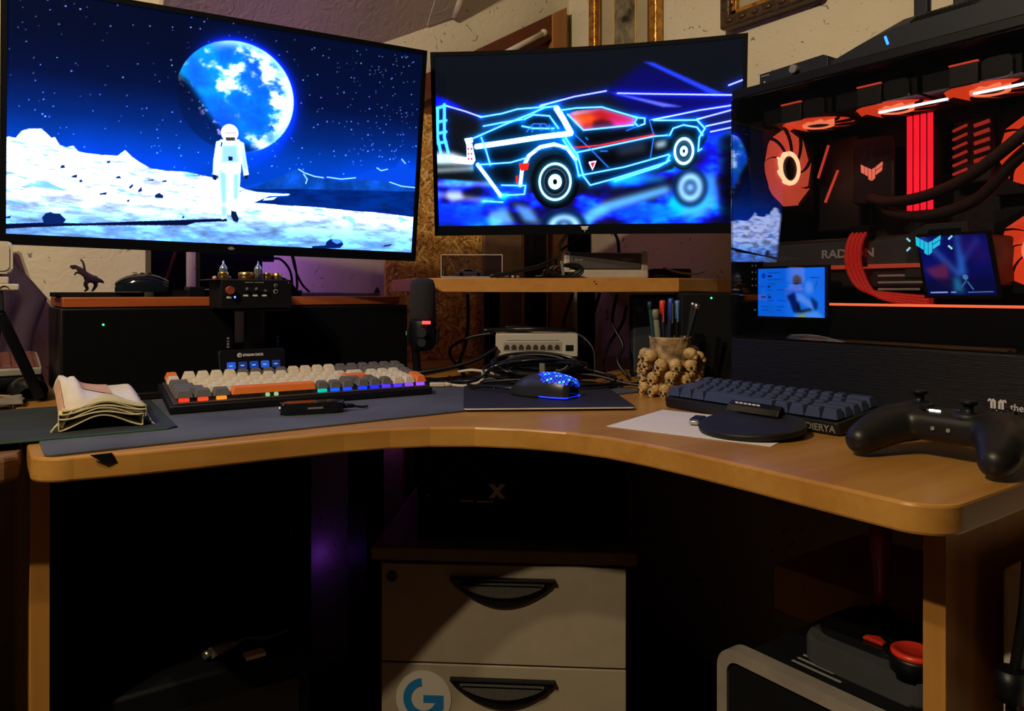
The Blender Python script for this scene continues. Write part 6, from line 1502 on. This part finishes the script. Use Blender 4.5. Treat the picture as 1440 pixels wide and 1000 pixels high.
# ------------------------------------------------------------------ network switch and the cable heap
pb = tag(MB().span((-.075, 0, 0), (.075, .10, .052), .003).build('power_brick_box', m_matte, None, on_view(.05, 1.53, .7505), (0, 0, -VIEW)), 'black box hidden under the white network switch', 'box')
sw = thing('network_switch', 'white network switch with a row of sockets in the cable heap', 'network switch', on_view(.050, 1.505, .8032), -VIEW)
MB().span((-.083, 0, 0), (.083, .105, .0465), .002).build('body', mat('switch_white', (.50, .48, .43), .5, var=.03), sw)
MB().span((-.068, -.0012, .0125), (.050, .0, .0300), .0005).build('socket_panel', mat('switch_grey', (.33, .32, .29), .5), sw)
for i in range(8):
    x = -.0605+.0145*i
    MB().prism([(x-.0052, .0145), (x+.0052, .0145), (x+.0052, .0215), (x+.0030, .0215), (x+.0030, .0245), (x-.0030, .0245), (x-.0030, .0215), (x-.0052, .0215)], .0012, .0018, M=FRONT).build('socket', mat('socket_brown', (.035, .025, .015), .5), sw)
MB().span((.058, -.0012, .0120), (.074, .0, .0240), .0005).build('power_socket', m_matte, sw)
MB().span((-.060, -.0012, .0335), (.045, -.0002, .0341)).build('print_line', m_grey, sw)
cc = thing('cable_coil', 'coiled black cable with a clear clip in front of network switch', 'cable', on_view(.045, 1.455, .7540), -VIEW)
rng = random.Random(3)
for i in range(9):
    rx = .075+rng.uniform(-.015, .018); rz = .013+rng.uniform(-.004, .006); cx = rng.uniform(-.012, .016); cz = .036+rng.uniform(-.010, .010); ty = rng.uniform(-.3, .3)
    P = [(cx+rx*math.cos(t), -.012+.022*math.sin(t+i)+.003*i-.010, max(.004, cz+rz*math.sin(t)+.006*ty*math.cos(t))) for t in [2*PI*k/14 for k in range(14)]]
    MB().tube(P, .0030, 8, True, 4).build('loop', m_cable if i % 2 else mat('shiny_cable', (.014, .014, .015), .2), cc)
MB().box((.012, -.040, .030), (.010, .010, .030), .001).build('clip', mat('clear_clip', (.20, .20, .18), .15), cc)
MB().box((.002, -.043, .010), (.008, .008, .016), .001, Matrix.Rotation(R(12), 4, 'Y')).build('tag', mat('grey_tag', (.14, .14, .12), .5), cc)
MB().box((.016, -.046, .010), (.010, .004, .006), .001, Matrix.Rotation(R(-15), 4, 'Y')).build('tag', m_cream, cc)
heap = [('black cable bowed low in front of the coil left', [(-.07, 1.46, .758), (-.05, 1.40, .758), (.0, 1.37, .758), (.05, 1.375, .760), (.08, 1.41, .765)], .0032),
        ('glossy black cable looping wide right of the coil', [(.06, 1.42, .768), (.12, 1.39, .763), (.18, 1.40, .762), (.20, 1.45, .768), (.15, 1.48, .780), (.09, 1.47, .785)], .0030),
        ('short black cable crossing in front of the coil', [(-.06, 1.42, .762), (-.01, 1.405, .768), (.05, 1.40, .770), (.11, 1.41, .766), (.16, 1.43, .760)], .0028),
        ('black cable bent around the left end of coil', [(-.10, 1.47, .760), (-.06, 1.43, .772), (-.035, 1.45, .795), (-.03, 1.49, .815)], .0030),
        ('wide black cable loop lying behind the mouse', [(-.06, 1.44, .757), (-.02, 1.40, .757), (.06, 1.365, .757), (.15, 1.37, .757), (.20, 1.42, .757), (.22, 1.50, .757)], .0034),
        ('black cable looping low from switch to right box', [(-.05, 1.47, .775), (.0, 1.42, .762), (.08, 1.385, .760), (.17, 1.40, .760), (.235, 1.44, .757), (.27, 1.47, .757)], .0034),
        ('black cable running right towards the pen cup', [(.10, 1.46, .775), (.16, 1.44, .773), (.21, 1.42, .762), (.26, 1.40, .757), (.30, 1.40, .757)], .0030),
        ('dark grey cable from switch left to the microphone', [(-.03, 1.498, .822), (-.07, 1.48, .800), (-.12, 1.47, .786), (-.19, 1.46, .775), (-.22, 1.48, .772)], .0040),
        ('black cable hanging in an arc left of the network switch', [(-.04, 1.56, .848), (-.09, 1.57, .838), (-.13, 1.575, .815), (-.12, 1.57, .785), (-.08, 1.56, .765)], .0034),
        ('black vertical cable hanging from the corner shelf left', [(-.095, 1.60, .93), (-.094, 1.60, .88), (-.098, 1.60, .83), (-.112, 1.59, .78), (-.10, 1.57, .757)], .0040),
        ('black cable dropping right of the network switch', [(.11, 1.57, .852), (.14, 1.55, .845), (.165, 1.53, .82), (.168, 1.51, .79), (.165, 1.49, .760)], .0028),
        ('black cable lying on the desk right of the microphone', [(-.13, 1.56, .757), (-.12, 1.50, .757), (-.10, 1.44, .757), (-.06, 1.40, .757), (-.03, 1.37, .757)], .0030),
        ('black cable curving beside the white USB plug', [(-.20, 1.50, .760), (-.13, 1.45, .760), (-.08, 1.43, .764), (-.05, 1.45, .770), (-.03, 1.48, .778)], .0030),
        ('black cable under the corner shelf right of its post', [(.225, 1.60, .93), (.215, 1.60, .87), (.235, 1.58, .82), (.22, 1.56, .79), (.24, 1.54, .757)], .0034),
        ('black cable slanting under the shelf beside black cabinet', [(.27, 1.76, .90), (.25, 1.70, .86), (.21, 1.62, .82), (.19, 1.57, .775), (.20, 1.53, .757)], .0034),
        ('black cable lying on top of the network switch', [(-.06, 1.53, .855), (.0, 1.54, .857), (.05, 1.53, .858), (.10, 1.55, .856), (.13, 1.58, .853)], .0050)]
for lab, pts, r in heap: cable(lab, pts, r)
o = MB().box((0, 0, .008), (.050, .022, .013), .003).build('inline_adapter', m_black, None, on_view(.01, 1.555, .8500), (0, 0, -VIEW+R(6))); tag(o, 'black adapter block lying on the network switch', 'adapter')
for x0, lab in ((.128, 'black cable falling under shelf left of the post'), (.190, 'black cable falling under shelf right of the post')):
    cable(lab, [(x0+.01, 1.70, .932), (x0, 1.70, .90), (x0-.012, 1.69, .86), (x0-.016, 1.68, .80), (x0-.016, 1.68, .757)], .0040)
wu = thing('white_usb_cable', 'short white USB cable lying beside the white keyboard', 'cable', on_view(-.150, 1.425, .7505), -VIEW)
m_usb = mat('usb_white', (.58, .52, .42), .5, var=.04)
MB().box((.008, 0, .007), (.030, .013, .008), .002).build('plug', m_usb, wu); MB().cyl((.022, 0, .007), (.036, 0, .006), .0052, .003, 12).build('plug_neck', m_usb, wu)
MB().tube([(.034, 0, .006), (.060, -.004, .005), (.085, .002, .010), (.098, .012, .020)], .0028, 8).build('lead', m_usb, wu)
MB().box((.104, .018, .027), (.026, .014, .014), .003, None).build('second_plug', m_usb, wu)
MB().tube([(.094, .020, .030), (.07, .022, .032), (.045, .03, .028)], .0028, 8).build('lead', m_usb, wu)

# ------------------------------------------------------------------ left end of the desk
bk = tag(MB().span((-.10, 1.565, .7505), (.092, 1.735, .785), .004).build('black_case', m_matte), 'flat black case under the laptop at far left', 'case')
lt = thing('laptop', 'silver edged laptop base with a dark red keyboard at far left', 'laptop', (-.08, 1.572, .7855), 0)
lt.rotation_euler = (R(7), 0, 0)
MB().span((-.03, 0, 0), (.170, .155, .014), .003).build('base', mat('laptop_silver', (.42, .40, .38), .4, .3), lt)
MB().span((-.025, .006, .014), (.165, .150, .0155), .001).build('deck', mat('dark_red_deck', (.16, .055, .045), .5, var=.4, scale=50), lt)
km = key_mesh(.014, .014, mat('red_key', (.13, .04, .035), .5), .004, .001)
for i in range(8, 19):
    for j in range(7): put('key', km, lt, (-.154+.0170*i, .018+.0185*j, .0156))
MB().span((.08, -.0006, .004), (.10, .0002, .009)).build('port', m_dark, lt)
m3 = thing('black_mouse', 'black mouse in front of the laptop at far left', 'mouse', (.066, 1.540, .7505), R(95))
MB().grid(lambda u, v: gs(u, v)*1.12, 24, 20).build('shell', mat('satin_black', (.010, .010, .011), .25), m3)
MB().prism([(p.x*1.12, p.y*1.1) for p in [gs(i/24, 1) for i in range(25)]+[gs(i/24, 0) for i in range(24, -1, -1)]], .0, .0025).build('sole', m_black, m3)
es = thing('gadget_stand', 'black angled stand holding a cream gadget at left edge', 'stand', (.075, 1.475, .7505), 0)
def bar(mb, p, q, w, t):
    p, q = Vector(p), Vector(q); d = q-p; M = Matrix.Translation((p+q)/2) @ d.to_track_quat('Z', 'Y').to_matrix().to_4x4(); mb.box((0, 0, 0), (w, t, d.length), .002, M); return mb
bar(MB(), (.006, .0, .006), (-.050, -.01, .150), .006, .017).build('leg', m_black, es)
bar(MB(), (-.050, -.01, .150), (-.052, .02, .215), .012, .012).build('leg', m_black, es)
bar(MB(), (-.050, -.01, .150), (-.070, .09, .004), .012, .012).build('leg', m_black, es)
MB().span((-.10, -.112, .186), (-.027, -.094, .196), .002).build('ledge', m_cream, es)
bar(MB(), (-.052, .018, .205), (-.060, -.100, .200), .010, .010).build('arm', m_black, es)
MB().span((-.10, -.108, .196), (-.040, -.098, .207), .002).build('ledge_back', m_cream, es)
MB().tube([(-.052, -.1125, .1895), (-.048, -.1127, .1925), (-.044, -.1127, .1925), (-.040, -.1125, .1895)], .0007, 6).build('curl_mark', m_matte, es)
MB().prism(rrect(.075, .049, .008, 5, -.0725, .236), .098, .110, .003, M=FRONT).build('head', m_cream, es)
MB().prism(rrect(.066, .040, .006, 5, -.0725, .236), .110, .1115, .001, M=FRONT).build('head_plate', m_cream, es)
MB().span((-.072, -.108, .203), (-.060, -.098, .216), .002).build('neck', m_dark, es)
def gcl(u, v):
    x = -.06+.115*u; y = 1.42+.07*v+.006*math.sin(u*9)
    return (x, y, .7565+.011*math.sin(PI*v)**.6*(.8+.2*math.sin(u*11+v*4)))
o = MB().grid(gcl, 18, 10).build('grey_rag', mat('grey_rag', (.20, .19, .18), .95, bump=.3)); md = o.modifiers.new('t', 'SOLIDIFY'); md.thickness = .002; tag(o, 'crumpled grey rag at left edge of the desk', 'rag')
o = MB().tube([(-.05, 1.505, .757), (.0, 1.503, .762), (.035, 1.50, .7605), (.06, 1.497, .754)], .0025, 8).build('tan_strap', mat('tan_strap', (.35, .22, .12), .7)); tag(o, 'thin tan strap lying behind the grey rag', 'strap')

o = MB().prism([(-.012, 0), (.010, 0), (.016, -.012), (.004, -.012)], 0, .0015, M=Matrix.Translation((.112, .9585, .7512)) @ FRONT).build('black_edge_wedge', m_matte); tag(o, 'small flat black wedge on desk edge at the left corner', 'tab')  # flat black wedge set on the front edge
